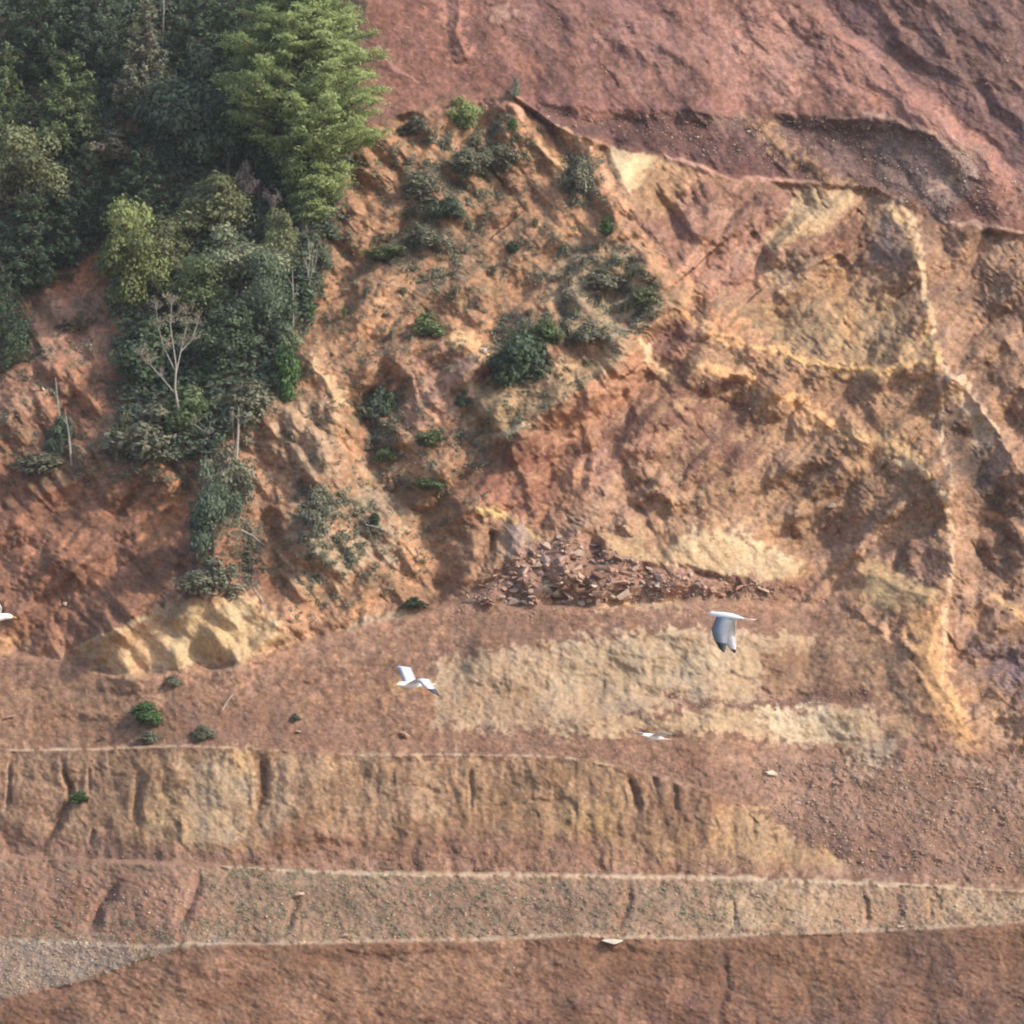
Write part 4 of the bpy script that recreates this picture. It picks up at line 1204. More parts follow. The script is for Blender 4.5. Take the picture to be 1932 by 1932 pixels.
SHRUBS = [
 ('shrub','low',212,298,110,66,'tan',2.8,'tan rounded shrub below the red soil patch in the wood'),
 ('shrub','low',465,372,54,90,'pinkish',3.2,'pinkish faded shrub left of the big pine trunk'),
 ('shrub','smallc',575,602,46,74,'bright_green',1.2,'upper of two bright green bushes under the big pine'),
 ('shrub','low',541,744,74,108,'bright_green',1.4,'lower and larger bright green bush at the cliff edge'),
 ('shrub','low',537,650,60,60,'pale_green',1.6,'pale green bush just above the lower bright green bush'),
 ('shrub','low',290,860,170,120,'grey_green',.9,'wide grey-green bush below the dead pale tree'),
 ('shrub','low',240,840,70,80,'olive',1.2,'small olive bush at the left of the wide grey-green bush'),
 ('shrub','low',350,800,120,90,'mid_green',1.2,'green bush at the foot of the dead pale tree'),
 ('shrub','low',470,790,120,80,'grey_green',.6,'grey bush right of the dead pale tree foot'),
 ('shrub','broad',402,1050,110,190,'blue_green',.9,'tall dark bush hanging down above the pale rock cone'),
 ('shrub','low',398,1115,120,80,'grey_green',1.3,'grey dead-looking brush on the very top of the pale rock cone'),
 ('shrub','low',430,930,90,110,'grey_green',.6,'grey-green bush above the tall dark hanging bush'),
 ('shrub','low',112,846,60,80,'blue_green',.8,'blue-green bush around the two dead stems at the left'),
 ('shrub','low',75,890,110,40,'grey_green',.4,'low grey bush below the two dead stems at the left'),
 ('shrub','low',25,650,90,70,'blue_green',.8,'dark bush on the bare red slope at the left edge'),
 ('shrub','low',150,620,80,36,'grey_green',.2,'low grey shrub on the bare red slope left of the wood'),
 ('shrub','low',870,232,66,66,'pine_green',1.0,'bright sunlit bush on the crest of the orange slope'),
 ('shrub','smallc',973,190,22,50,'silver',.8,'thin silvery sapling on the crest right of the sunlit bush'),
 ('shrub','low',967,244,24,24,'bright_green',.4,'tiny green bush just below the silvery sapling'),
 ('shrub','smallc',897,278,34,36,'pale_green',.6,'pale green bush just below the sunlit bush on the crest'),
 ('shrub','low',785,250,72,40,'grey_green',.5,'grey-green shrub on the crest left of the sunlit bush'),
 ('shrub','low',880,320,90,50,'grey_green',.6,'low grey-green shrub patch below the pale green bush'),
 ('shrub','low',945,310,80,44,'grey_green',.4,'grey shrub right of the low patch below the pale green bush'),
 ('shrub','low',790,372,90,54,'grey_green',.4,'grey-green shrub at the left of the orange slope top'),
 ('shrub','low',842,404,80,44,'blue_green',.6,'dark round shrub in the middle of the dark shrub band'),
 ('shrub','low',800,462,104,48,'grey_green',.5,'grey-green shrub at the lower end of the dark shrub band'),
 ('shrub','low',725,486,100,32,'mid_green',.5,'low green shrub at the left of the shrub band near the pine'),
 ('shrub','smallc',1145,444,36,40,'bright_green',.7,'small bright bush on the ridge below the pale cream outcrop'),
 ('shrub','low',966,476,34,24,'dark_green',.4,'small dark bush alone in the middle of the orange slope'),
 ('shrub','low',1092,350,66,76,'grey_green',.4,'grey shrub left of the pale cream outcrop'),
 ('shrub','low',806,628,86,46,'mid_green',.7,'green shrub above the pinkish rock block'),
 ('shrub','low',985,706,120,120,'dark_green',1.1,'large dark green bush in the middle of the picture'),
 ('shrub','low',1030,640,60,50,'mid_green',.5,'green bush touching the right of the large dark green bush'),
 ('shrub','low',1215,580,70,44,'olive',.5,'olive bush near the ridge right of the grass patch'),
 ('shrub','low',1115,640,80,44,'grey_green',.5,'grey-green bush below the grass patch'),
 ('shrub','low',1140,540,84,42,'grey_green',.4,'grey-green bush in the middle of the grass patch'),
 ('shrub','low',735,866,50,30,'mid_green',.4,'small green bush below and left of the pinkish rock block'),
 ('shrub','low',805,920,66,22,'mid_green',.4,'flat green bush above the rock foot'),
 ('shrub','low',708,988,28,24,'dark_green',.4,'small dark bush below the flat green bush'),
 ('shrub','low',725,780,60,70,'blue_green',.3,'dark bush at the left of the pinkish rock block'),
 ('shrub','low',876,762,36,30,'dark_green',.4,'small dark bush at the right of the pinkish rock block'),
 ('shrub','low',815,836,60,34,'mid_green',.4,'green bush just below the pinkish rock block'),
 ('shrub','low',280,1360,78,44,'bright_green',.5,'dense bright green mat shrub on the dirt slope'),
 ('shrub','low',284,1400,48,24,'grey_green',.4,'small grey shrub at the bench edge below the green mat shrub'),
 ('shrub','low',388,1392,50,34,'grey_green',.4,'grey-green shrub right of the green mat shrub'),
 ('shrub','low',557,1358,20,16,'blue_green',.3,'tiny dark shrub alone on the dirt slope'),
 ('shrub','low',151,1512,40,26,'bright_green',.4,'green tuft growing in the gully of the left cut face'),
 ('shrub','low',330,1290,34,22,'grey_green',.3,'small grey shrub above the dirt track right of the green mat shrub'),
 ('shrub','low',600,1000,60,90,'grey_green',.2,'grey shrub on the pale rock left of centre'),
 ('shrub','low',690,790,60,40,'grey_green',.3,'grey-green shrub right of the pale rock fin'),
 ('shrub','low',780,1145,60,24,'dark_green',.3,'dark low shrub at the foot of the rocks by the dirt slope'),
]
for n_, k_, x_, b_, w_, h_, l_, o_, lab in SHRUBS:
    plant(n_, k_, x_, b_, w_, h_, l_, lab, 'shrub', None, o_)

def dead_pale_tree():
    bx_, by_ = 340, 815
    s = mpu(bx_, by_, 0.8)
    p = at(bx_, by_, 0.3)
    rs = random.Random(8)
    q = lambda x, y, z=0.0: Vector(((x - bx_) * s, z, (by_ - y) * s))
    parts = [tube([q(340,822), q(337,770,-.3), q(331,735,-.5), q(333,690,-.7), q(326,640,-.9)], [.10,.085,.075,.055,.035], 6)]
    limbs = [[(333,745,-.4),(305,712,-.8),(285,690,-1.),(266,672,-1.1)], [(331,700,-.6),(312,660,-.9),(300,620,-1.1),(296,585,-1.2)],
             [(327,650,-.8),(322,610,-1.),(325,575,-1.1)], [(333,705,-.6),(343,655,-.6),(352,615,-.5),(350,590,-.5)], [(340,665,-.6),(362,640,-.5),(372,610,-.4)],
             [(338,790,-.3),(365,800,-.6),(395,822,-.8)]]
    ends = []
    for L_ in limbs:
        pts_ = [q(*t) for t in L_]
        parts.append(tube(pts_, [.045 * (1 - .25 * i) for i in range(len(pts_))], 5))
        for t in pts_[1:]:
            for _ in range(9):
                e = t + Vector((rs.uniform(-.6, .6), rs.uniform(-.5, .5), rs.uniform(.0, .9)))
                parts.append(tube([t, (t + e) / 2 + Vector((rs.uniform(-.1, .1), 0, 0)), e], [.018, .013, .005], 3))
                ends.append(e)
                for _ in range(2):
                    e2 = (t + e) / 2 + Vector((rs.uniform(-.35, .35), rs.uniform(-.3, .3), rs.uniform(0, .4)))
                    parts.append(tube([(t + e) / 2, e2], [.013, .004], 3))
                    ends.append(e2)
    e = bpy.data.objects.new('dead_tree', None)
    C.objects.link(e)
    e.location = p
    e['label'] = 'dead pale tree with a fan of bare branches at the lower edge of the wood'; e['category'] = 'tree'
    v, f_ = join(parts)
    obj('branches', newmesh('branches', v, f_, PALEBARK), e)
    r2 = np.random.RandomState(3)
    P = np.array([list(t) for t in ends if t.z > 4.6]).repeat(4, 0)
    P = P + r2.normal(size=P.shape) * 0.10
    c = obj('crown', leaves_mesh('crown', P, unit(r2.normal(size=P.shape)), 0.13, 0.6, r2, LEAF['tan']), e)
dead_pale_tree()
plant('dead_tree','bare',512,440,80,120,'pinkish','pale twiggy dead tree beside the lower branches of the big pine','tree',None,3.0)
plant('dead_tree','bare',582,590,80,180,None,'bare thin tree at the right edge of the wood under the pine','tree',None,1.4)
plant('dead_tree','bare',440,850,70,100,None,'short bare grey tree above the tall dark hanging bush','tree',None,1.6)

TUFTS = [(1100,505),(1075,540),(1160,500),(1190,530),(1130,575),(1180,590),(1085,600),(1230,560),(1060,480),(1130,470),(1210,520),
         (760,560),(930,520),(860,560),(740,640),(650,600),(690,560),(1000,600),(880,480),(1010,430)]
for i, (x_, y_) in enumerate(TUFTS):
    plant('grass_tussock','tuft',x_,y_,34,26,['grey_green','tan','pale_green','olive'][i % 4],
          'grass tussock on the orange slope, tan to grey-green strap leaves','grass','grass tussocks on the orange slope',0.05)

# snags: dead stems standing in the bushes
SNAG = [(115, 850, 104, 712, 5, 'pale dead stem rising from the blue-green bush at the left, the taller of two'),
        (135, 870, 122, 772, 4, 'shorter dead stem beside the taller one at the left'),
        (446, 860, 450, 766, 5, 'thick grey dead stem above the tall dark hanging bush'),
        (220, 860, 222, 800, 4, 'pale dead stem left of the wide grey-green bush'),
        (306, 90, 309, -30, 3, 'pale straight dead stem in front of the dark conifers at the top edge'),
        (553, 640, 551, 500, 3, 'thin pale dead stem beside the upper bright green bush')]
for bx_, by_, tx_, ty_, r_, lab in SNAG:
    p = at(bx_, by_, 0.1); s = mpu(bx_, by_, 0.1)
    top = Vector(((tx_ - bx_) * s, -0.2, (by_ - ty_) * s))
    v, f_ = join([tube([Vector((0, 0, -.3)), top * .5 + Vector((.05, 0, 0)), top], [r_ * s * .6, r_ * s * .45, r_ * s * .15], 6),
                  tube([top * .55, top * .62 + Vector((.35, -.1, .25))], [r_ * s * .25, .01], 4),
                  tube([top * .72, top * .8 + Vector((-.3, -.1, .2))], [r_ * s * .2, .01], 4)])
    obj('dead_tree', newmesh('dead_tree', v, f_, PALEBARK), None, p, None, lab, 'dead tree')
LOGS = [((690,490+500),(745,1010),3,'pale fallen branch on the rock left of centre'),
        ((478,1108),(520,1180),3,'grey fallen branch right of the pale rock cone top'),
        ((455,1000),(500,1030),4,'pale curved driftwood-like branch right of the tall dark hanging bush'),
        ((60,893),(120,870),3,'pale fallen branch under the two dead stems at the left'),
        ((420,1340),(440,1310),3,'dead branch beside the grey-green shrub on the dirt slope'),
        ((350,780),(395,815),3,'pale fallen branch at the foot of the dead pale tree')]
for (x0, y0), (x1, y1), r_, lab in LOGS:
    p0, p1 = at(x0, y0, .25), at(x1, y1, .25)
    s = mpu(x0, y0)
    mdl = (p0 + p1) / 2 + Vector((0, -.15, .12))
    v, f_ = join([tube([Vector((0,0,0)), mdl - p0, p1 - p0], [r_ * s * .5, r_ * s * .4, r_ * s * .2], 6),
                  tube([mdl - p0, mdl - p0 + Vector((.3, -.2, .45))], [r_ * s * .25, .012], 4)])
    obj('fallen_branch', newmesh('fallen_branch', v, f_, PALEBARK), None, p0, None, lab, 'branch')

# ------------------------------------------------------------------ ground cover nobody could count
def scatter(poly, n, rs, brk=None):
    xs_ = [p[0] for p in poly]; ys_ = [p[1] for p in poly]
    x = rs.uniform(min(xs_), max(xs_), n * 3)
    y = rs.uniform(min(ys_), max(ys_), n * 3)
    sd = poly_sd(x[None], y[None], poly)[0]
    ok = sd > rs.uniform(-14, 6, len(x))
    if brk is not None:
        nn_ = fbm(x[None], y[None], 34, 4, 303)[0] * 1.6
        ok &= nn_ > brk + rs.normal(size=len(x)) * 0.15
    x, y = x[ok][:n], y[ok][:n]
    dd = depth_at(x, y) * M
    return x, y, dd

def cover(name, areas, leaf, size, seed, hh=0.25):
    rs = np.random.RandomState(seed)
    P = []
    for poly, n, brk in areas:
        x, y, dd = scatter(poly, n, rs, brk)
        k = 9
        x = np.repeat(x, k) + rs.normal(size=len(x) * k) * 3.2
        y = np.repeat(y, k) + rs.normal(size=len(y) * k) * 2.0
        dd = depth_at(x, y) * M - rs.uniform(0.0, hh, len(x))
        px, py, pz = unproject(x, y, dd)
        P.append(np.stack([px, py, pz], 1))
    P = np.concatenate(P)
    N = np.tile(np.array([0, -0.5, 0.8]), (len(P), 1))
    me = leaves_mesh(name, P, N, size, 0.45, rs, LEAF[leaf])
    o = obj(name, me, kind='stuff')
    return o
A1 = [(620,300),(760,240),(1000,230),(1110,330),(1180,470),(1260,570),(1180,660),(960,820),(860,1060),(560,1190),(500,1080),(440,900),(560,700)]
o = cover('ground_cover', [(A1, 2100, 0.12), ([(770,330),(900,270),(960,300),(930,380),(870,470),(830,560),(760,500),(690,490),(690,460),(760,440)], 950, -0.05), ([(690,300),(960,215),(1000,300),(860,330)], 500, 0.0), ([(940,590),(1040,590),(1030,640),(960,720),(925,700)], 420, None), ([(780,880),(960,740),(1180,650),(1000,800),(900,880),(700,980)], 500, 0.05), ([(690,740),(760,740),(760,800),(700,880)], 260, None), ([(560,900),(720,960),(700,1080),(560,1100)], 500, 0.0), ([(430,960),(500,1000),(470,1110)], 200, None), ([(1060,290),(1140,290),(1110,390),(1060,390)], 260, None),
      ([(1050,460),(1180,470),(1260,570),(1150,660),(1050,620)], 420, 0.0), ([(-20,560),(200,540),(240,900),(60,920),(-20,880)], 420, 0.0),
      ([(200,740),(500,740),(480,900),(430,960),(240,900)], 700, None), ([(360,880),(460,880),(470,1110),(350,1110)], 260, None)], 'grey_green', 0.20, 5)
o['label'] = 'low grey-green scrub scattered over the rocky slopes'; o['category'] = 'scrub'
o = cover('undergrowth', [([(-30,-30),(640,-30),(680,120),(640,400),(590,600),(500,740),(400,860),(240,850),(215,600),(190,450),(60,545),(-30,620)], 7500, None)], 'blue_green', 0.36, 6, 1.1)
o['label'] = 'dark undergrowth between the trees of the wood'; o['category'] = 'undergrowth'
o = cover('weeds', [([(380,1655),(1400,1668),(1400,1752),(400,1776)], 480, 0.05), ([(430,1636),(760,1650),(760,1662),(430,1650)], 90, None),
      ([(20,1730),(420,1740),(420,1776),(20,1772)], 110, None)], 'pale_green', 0.12, 7, 0.12)
o['label'] = 'sparse green weeds on the gravel bank between the benches'; o['category'] = 'weeds'

# ------------------------------------------------------------------ rocks
def rock_mesh(name, seed, n=2, sq=(1, 0.8, 0.6)):
    import bmesh
    rs = random.Random(seed)
    bm = bmesh.new()
    bmesh.ops.create_icosphere(bm, subdivisions=1, radius=0.5)
    bm.free()
    bm = bmesh.new()
    for i in range(11):
        p = Vector((rs.uniform(-1, 1), rs.uniform(-1, 1), rs.uniform(-1, 1)))
        k = max(abs(p.x), abs(p.y), abs(p.z))
        p = p / k * 0.5 * rs.uniform(0.8, 1.0)
        bm.verts.new((p.x * sq[0], p.y * sq[1], p.z * sq[2]))
    h = bmesh.ops.convex_hull(bm, input=list(bm.verts))
    bmesh.ops.delete(bm, geom=list({g for g in h['geom_interior'] if isinstance(g, bmesh.types.BMVert)}), context='VERTS')
    bmesh.ops.triangulate(bm, faces=list(bm.faces))
    bmesh.ops.recalc_face_normals(bm, faces=list(bm.faces))
    me = bpy.data.meshes.new(name)
    bm.to_mesh(me)
    bm.free()
    return me
def rockmat(n, c):
    return mat(n, color=c, rough=0.9, noise=0.22, nscale=3.0, bump=0.03, bscale=9)
RM = [rockmat('red_rock', (0.44, 0.28, 0.20)), rockmat('brown_rock', (0.38, 0.265, 0.20)), rockmat('purple_rock', (0.33, 0.235, 0.20)),
      rockmat('tan_rock', (0.36, 0.27, 0.20)), rockmat('orange_rock', (0.32, 0.185, 0.12)), rockmat('pale_rock', (0.52, 0.44, 0.35))]
RK = [rock_mesh('rock', 900 + i, sq=[(1, .8, .6), (1.1, .8, .45), (.9, .9, .8), (1.2, .7, .5)][i % 4]) for i in range(12)]
for r_ in RK:
    r_.materials.append(RM[0])
HEAP = [(880,1125),(960,1060),(1010,1020),(1080,1010),(1150,1040),(1240,1075),(1340,1090),(1480,1108),(1360,1125),(1180,1135),(1060,1140),(900,1140)]
rr = random.Random(5)
def put_rock(x_, y_, w_, m_, label, group, seed=None, name='rock', cat='rock', off=0.1, flat=None):
    q = random.Random(seed if seed is not None else int(x_ * 7 + y_ * 13))
    o = obj(name, RK[q.randrange(12)], None, at(x_, y_, off), None, label, cat, group)
    o.material_slots[0].link = 'OBJECT'
    o.material_slots[0].material = m_
    s = mpu(x_, y_) * w_
    o.scale = (s, s * q.uniform(.7, 1), s * (flat or q.uniform(.7, 1.1)))
    o.rotation_euler = (q.uniform(-.5, .5), q.uniform(-.5, .5), q.uniform(0, 6.28))
    return o
pts = []
tries = 0
hx = np.array([p[0] for p in HEAP]); hy = np.array([p[1] for p in HEAP])
while len(pts) < 200 and tries < 20000:
    tries += 1
    x_, y_ = rr.uniform(880, 1480), rr.uniform(1010, 1142)
    if poly_sd(np.array([[x_]]), np.array([[y_]]), HEAP)[0, 0] < 0:
        continue
    k = math.exp(-((x_ - 1080) / 190) ** 2)
    if rr.random() > 0.25 + 0.75 * k:
        continue
    w_ = rr.uniform(9, 24) * (0.45 + 0.6 * k) + (rr.random() < 0.2) * rr.uniform(6, 18)
    if any((x_ - a) ** 2 + ((y_ - b) * 1.6) ** 2 < (0.5 * (w_ + c) * .62) ** 2 for a, b, c in pts):
        continue
    pts.append((x_, y_, w_))
for x_, y_, w_ in pts:
    m_ = rr.choice([RM[0], RM[0], RM[1], RM[1], RM[2], RM[2], RM[4], RM[3]])
    put_rock(x_, y_, w_, m_, 'angular broken rock lying in the rockfall heap at the foot of the cliff', 'broken rocks of the rockfall heap', off=0.15)
NAMED = [(1455,1459,30,RM[5],'pale lone boulder on the dirt slope above the talus at the right',.6),
         (740,915,34,RM[3],'pale pinkish block sticking out of the slope left of centre',.9),
         (885,1134,26,RM[5],'pale boulder at the left end of the rockfall heap',.7),
         (1055,1122,32,RM[3],'largest rounded boulder at the lower middle of the rockfall heap',.9),
         (1058,1100,28,RM[5],'flat pale slab on top of the largest rounded boulder of the heap',.4),
         (1130,1085,40,RM[4],'long orange slab in the middle of the rockfall heap',.5),
         (1118,1108,26,RM[5],'white-sided boulder just below the long orange slab',.9),
         (1240,1104,18,RM[5],'small cream rock at the right end of the rockfall heap',1.2),
         (562,1688,22,RM[1],'brown boulder on the gravel bank over a dark hollow',.8),
         (764,1386,26,RM[4],'orange rock at the foot of the dirt slope near the bench edge',.5),
         (742,1384,14,RM[3],'small tan rock left of the orange rock by the bench edge',.6),
         (1158,1774,52,RM[5],'long whitish slab on the lowest bench edge',.18),
         (655,554,28,RM[3],'pale boulder on the orange slope right of the wood',.9),
         (912,662,24,RM[5],'pale pointed rock left of the large dark green bush',.7),
         (1206,1430+20,12,RM[3],'small tan rock at the crest over the dark gully',.7),
         (20,1352,22,RM[1],'dark brown stone on the dirt slope at the left edge',.4),
         (194,1392,18,RM[3],'pale stone on the dirt slope below the green mat shrub',.6),
         (124,1140,16,RM[5],'small pale stone on the left cliff',.8),
         (82,734,16,RM[5],'small white stone on the red soil left of the wood',.8),
         (172,652,12,RM[5],'tiny white stone on the bare red slope',.8),
         (648,1766,20,RM[5],'pale flat stone on the edge of the lowest bench',.35),
         (1700,1747,16,RM[5],'pale stone on the right part of the lowest bench edge',.4),
         (1570,955,26,RM[1],'brown block under the right overhang',.7),
         (1185,1093,20,RM[3],'pinkish block at the right of the white-sided boulder',.8),
         (560,1380,14,RM[3],'small stone below the tiny dark shrub on the dirt slope',.6)]
for i, (x_, y_, w_, m_, lab, fl) in enumerate(NAMED):
    put_rock(x_, y_, w_, m_, lab, None, 60 + i, 'boulder' if w_ > 20 else 'stone', 'boulder' if w_ > 20 else 'stone', 0.12, fl)

def stones(name, areas, seed, mats, label, clump=None):
    """loose stones joined into one mesh"""
    rs = np.random.RandomState(seed)
    base = []
    for r_ in RK[:6]:
        co = np.zeros(len(r_.vertices) * 3); r_.vertices.foreach_get('co', co)
        fa = np.zeros(len(r_.polygons) * 3, int); r_.polygons.foreach_get('vertices', fa)
        base.append((co.reshape(-1, 3), fa.reshape(-1, 3)))
    VV, FF, MI, n0 = [], [], [], 0
    for poly, n, lo, hi, brk in areas:
        x, y, dd = scatter(poly, n, rs, brk)
        px, py, pz = unproject(x, y, dd - 0.02)
        sz = (lo + (hi - lo) * rs.beta(1, 4, len(x))) * M * (dd + 200) / 200
        for i in range(len(x)):
            co, fa = base[rs.randint(6)]
            a = rs.uniform(0, 6.28)
            ca_, sa_ = math.cos(a), math.sin(a)
            c = co * sz[i] * rs.uniform(.7, 1.2, 3)
            c = np.stack([c[:, 0] * ca_ - c[:, 1] * sa_, c[:, 0] * sa_ + c[:, 1] * ca_, c[:, 2]], 1)
            VV.append(c + np.array([px[i], py[i], pz[i]]))
            FF.append(fa + n0)
            MI.append(np.full(len(fa), rs.randint(len(mats))))
            n0 += len(co)
    me = newmesh(name, np.concatenate(VV), np.concatenate(FF), mats)
    me.polygons.foreach_set('material_index', np.concatenate(MI).astype(np.int32))
    o = obj(name, me, kind='stuff')
    o['label'] = label; o['category'] = name
stones('rubble', [(HEAP, 900, 4, 10, None), ([(1200,1080),(1500,1108),(1560,1125),(1400,1135),(1180,1140)], 420, 2.5, 7, None),
                  ([(1260,1312),(1380,1328),(1640,1298),(1640,1312),(1400,1340),(1280,1330)], 380, 2.5, 7, None),
                  ([(520,1600),(1480,1625),(1480,1648),(640,1642)], 520, 2.5, 7, None), ([(900,1180),(700,1200),(900,1145),(1200,1145)], 160, 2, 6, None),
                  ([(1685,1680),(1715,1680),(1712,1745),(1690,1745)], 70, 2.5, 6, None), ([(240,1396),(560,1392),(560,1412),(240,1410)], 160, 2, 7, None), ([(640,1400),(1160,1410),(1180,1440),(640,1424)], 380, 2, 6, None), ([(860,1330),(1060,1360),(1060,1400),(880,1392)], 160, 2, 6, None), ([(1160,1440),(1330,1480),(1420,1520),(1300,1440),(1180,1420)], 260, 2, 6, None), ([(860,1120),(1180,1140),(1500,1120),(1600,1150),(1200,1180),(820,1170)], 420, 2.5, 9, None), ([(0,1600),(500,1614),(500,1640),(0,1618)], 200, 2, 7, None)],
       1, [RM[0], RM[1], RM[2], RM[3]], 'small broken rock filling the rockfall heap and the bench feet')
stones('gravel', [([(-10,1660),(1932,1690),(1932,1738),(1450,1762),(900,1772),(420,1778),(-10,1768)], 2600, 2.4, 9, None),
                  ([(-10,1776),(330,1790),(180,1840),(-10,1880)], 900, 2.5, 9, None),
                  ([(1420,1430),(1932,1450),(1932,1670),(1640,1655),(1480,1560)], 2200, 2.5, 10, None),
                  ([(-10,1300),(560,1240),(800,1180),(1000,1260),(1040,1400),(-10,1405)], 900, 1.6, 4.5, None),
                  ([(900,200),(1240,215),(1700,240),(1932,330),(1932,410),(1780,400),(1400,300),(1050,235)], 1500, 2.5, 9, None), ([(740,20),(1932,20),(1932,240),(1500,190),(900,170),(760,180)], 700, 2, 8, None), ([(1280,620),(1780,700),(1780,1100),(1000,1010)], 700, 2, 9, None), ([(1780,480),(1932,480),(1932,1400),(1800,1350)], 500, 2, 9, None), ([(600,300),(1100,330),(1180,640),(560,1180)], 600, 2, 8, None),
                  ([(-10,1800),(1932,1770),(1932,1940),(-10,1940)], 420, 1.6, 5, None)],
       2, [RM[3], RM[1], RM[0], RM[5], RM[3]], 'fine gravel and stones on the banks and slopes')

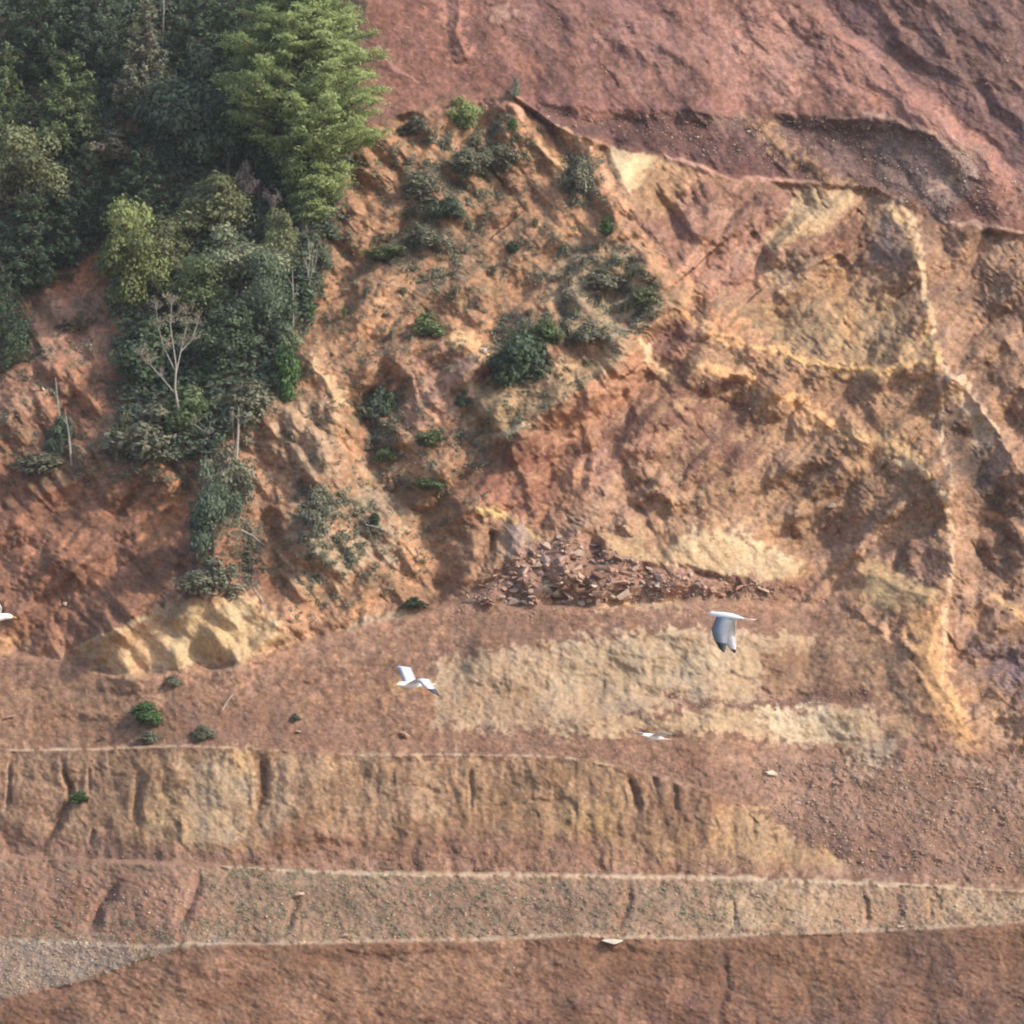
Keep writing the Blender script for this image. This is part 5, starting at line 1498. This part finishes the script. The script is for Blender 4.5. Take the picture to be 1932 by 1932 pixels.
# ------------------------------------------------------------------ gulls in flight
WHITE = mat('white_feathers', color=(0.82, 0.82, 0.80), rough=0.7)
GREY = mat('grey_feathers', color=(0.24, 0.27, 0.32), rough=0.7)
PALEGREY = mat('pale_grey_feathers', color=(0.50, 0.53, 0.58), rough=0.7)
BLACK = mat('black_feathers', color=(0.06, 0.06, 0.07), rough=0.7)
UNDER = mat('underwing_feathers', color=(0.78, 0.79, 0.82), rough=0.7)
BEAK = mat('beak', color=(0.55, 0.33, 0.05), rough=0.5)
def gull(px, py, dist, scale, yaw, pitch_, roll, wl, wr, label, span=1.0, back=None):
    """body along +x (head), wings to +y (left) and -y (right); wl and wr: up angles of the inner and outer wing"""
    Yw = CAM.y + dist
    x, y, z = unproject(px, py, Yw)
    e = bpy.data.objects.new('gull', None)
    C.objects.link(e)
    e.location = (float(x), float(y), float(z))
    e.scale = (scale,) * 3
    e.rotation_euler = (math.radians(roll), math.radians(pitch_), math.radians(yaw))
    e['label'] = label; e['category'] = 'gull'; e['group'] = 'gulls flying in front of the quarry'
    # body: rings along x
    st = [(-0.30,.004,.0,.0),(-.24,.045,.010,.0),(-.16,.050,.030,.0),(-.06,.060,.055,.0),(.04,.064,.064,-.004),(.12,.055,.056,0),(.17,.040,.042,.008),
          (.21,.037,.038,.014),(.25,.033,.034,.014),(.28,.018,.020,.010),(.295,.006,.007,.006)]
    vs, fs, mi = [], [], []
    S = 10
    for xx, ry, rz, zz in st:
        for k in range(S):
            a = 2 * math.pi * k / S
            vs.append((xx, math.cos(a) * max(ry, .003), zz + math.sin(a) * max(rz, .004)))
    for i in range(len(st) - 1):
        for k in range(S):
            fs.append((i * S + k, i * S + (k + 1) % S, (i + 1) * S + (k + 1) % S, (i + 1) * S + k)); mi.append(0)
    fs.append(tuple(range(S))); mi.append(0)
    fs.append(tuple(range((len(st) - 1) * S, len(st) * S))[::-1]); mi.append(0)
    # tail fan
    k = len(vs)
    vs += [(-.24, .03, .006), (-.24, -.03, .006), (-.38, -.062, .004), (-.385, 0, .006), (-.38, .062, .004),
           (-.24, .03, -.004), (-.24, -.03, -.004), (-.38, -.062, -.002), (-.385, 0, -.002), (-.38, .062, -.002)]
    for q in [(0,1,2,3),(0,3,4),(6,5,8,7),(5,9,8),(1,6,7,2),(0,4,9,5),(2,7,8,3),(3,8,9,4)]:
        fs.append(tuple(k + j for j in q)); mi.append(0)
    # wings: sections (span, leading x, trailing x, thickness); two hinges
    for sgn, (a1_, a2_) in ((1, wl), (-1, wr)):
        secs = [(0.0,.115,-.09,.022),(.08,.120,-.085,.020),(.18,.125,-.075,.016),(.28,.130,-.065,.012),(.40,.100,-.070,.009),(.50,.060,-.075,.006),(.60,.005,-.075,.004),(.66,-.05,-.072,.002)]
        secs = [(q[0] * span,) + q[1:] for q in secs]
        k0 = len(vs)
        yy, zz, prev = .03, .02, 0.0
        for si, (sp, le, te, th) in enumerate(secs):
            ang = math.radians(a1_ if sp <= .28 * span else a1_ + (a2_ - a1_) * min(1, (sp / span - .28) / .12))
            dsp = sp - prev
            prev = sp
            yy += math.cos(ang) * dsp
            zz += math.sin(ang) * dsp
            le, te = le * 1.25, te * 1.25
            mx_ = le * .55 + te * .45
            nrm_ = Vector((0, -math.sin(ang) * sgn, math.cos(ang)))
            for xx, o_ in ((le, 0), (mx_, th), (te, 0), (mx_, -th * .6)):
                vs.append((xx, sgn * yy + nrm_.y * o_, zz + nrm_.z * o_))
        for si in range(len(secs) - 1):
            for j in range(4):
                q = (k0 + si * 4 + j, k0 + si * 4 + (j + 1) % 4, k0 + (si + 1) * 4 + (j + 1) % 4, k0 + (si + 1) * 4 + j)
                fs.append(q if sgn < 0 else q[::-1])
                if j in (0, 1):
                    mi.append(2 if si >= 5 else 1)
                else:
                    mi.append(2 if si >= 6 else 3)
        fs.append(tuple(k0 + (len(secs) - 1) * 4 + j for j in range(4))); mi.append(2)
        fs.append(tuple(k0 + j for j in range(4))[::-1]); mi.append(3)
    me = newmesh('body', vs, fs, [WHITE, back or PALEGREY, BLACK, UNDER])
    me.polygons.foreach_set('material_index', np.array(mi, np.int32))
    me.polygons.foreach_set('use_smooth', np.ones(len(me.polygons), bool))
    obj('body', me, e)
    bv, bf = tube([(.285, 0, .006), (.32, 0, .004), (.345, 0, -.006)], [.012, .009, .003], 6)
    obj('beak', newmesh('beak', bv, bf, BEAK), e)
    for sgn in (1, -1):
        ev, ef = tube([(.245, sgn * .030, .024), (.252, sgn * .033, .024)], [.006, .003], 6)
        obj('eye', newmesh('eye', ev, ef, BLACK), e)
gull(1373, 1164, 78, 1.72, 152, -7, 0, (-66, -80), (-62, -82), 'gull with both wings beating down, right of centre above the pale face', .78, GREY)
gull(779, 1292, 78, 1.5, 217, 2, 0, (12, -44), (62, 6), 'gull gliding with its wings bent, left of the pale face')
gull(1234, 1391, 86, 1.35, 222, -6, 0, (10, -6), (12, 8), 'gull seen edge-on with spread wings, in front of the pale strip')
gull(-22, 1165, 78, 1.9, 8, 0, 0, (8, 0), (18, 30), 'gull cut off by the left edge of the picture')

# ------------------------------------------------------------------ thin haze over the whole place
hz = bpy.data.materials.new('haze')
hz.use_nodes = True
t = hz.node_tree
t.nodes.remove(t.nodes['Principled BSDF'])
pv = t.nodes.new('ShaderNodeVolumePrincipled')
pv.inputs['Color'].default_value = (0.86, 0.92, 1.0, 1)
pv.inputs['Density'].default_value = 0.00011
t.links.new(pv.outputs[0], t.nodes['Material Output'].inputs['Volume'])
x0, x1, y0, y1, z0, z1 = -260, 260, -230, 180, gz - 1, 130
hv = [(x0,y0,z0),(x1,y0,z0),(x1,y1,z0),(x0,y1,z0),(x0,y0,z1),(x1,y0,z1),(x1,y1,z1),(x0,y1,z1)]
me = newmesh('haze', hv, [(0,3,2,1),(4,5,6,7),(0,1,5,4),(1,2,6,5),(2,3,7,6),(3,0,4,7)], hz)
obj('haze', me, kind='stuff')
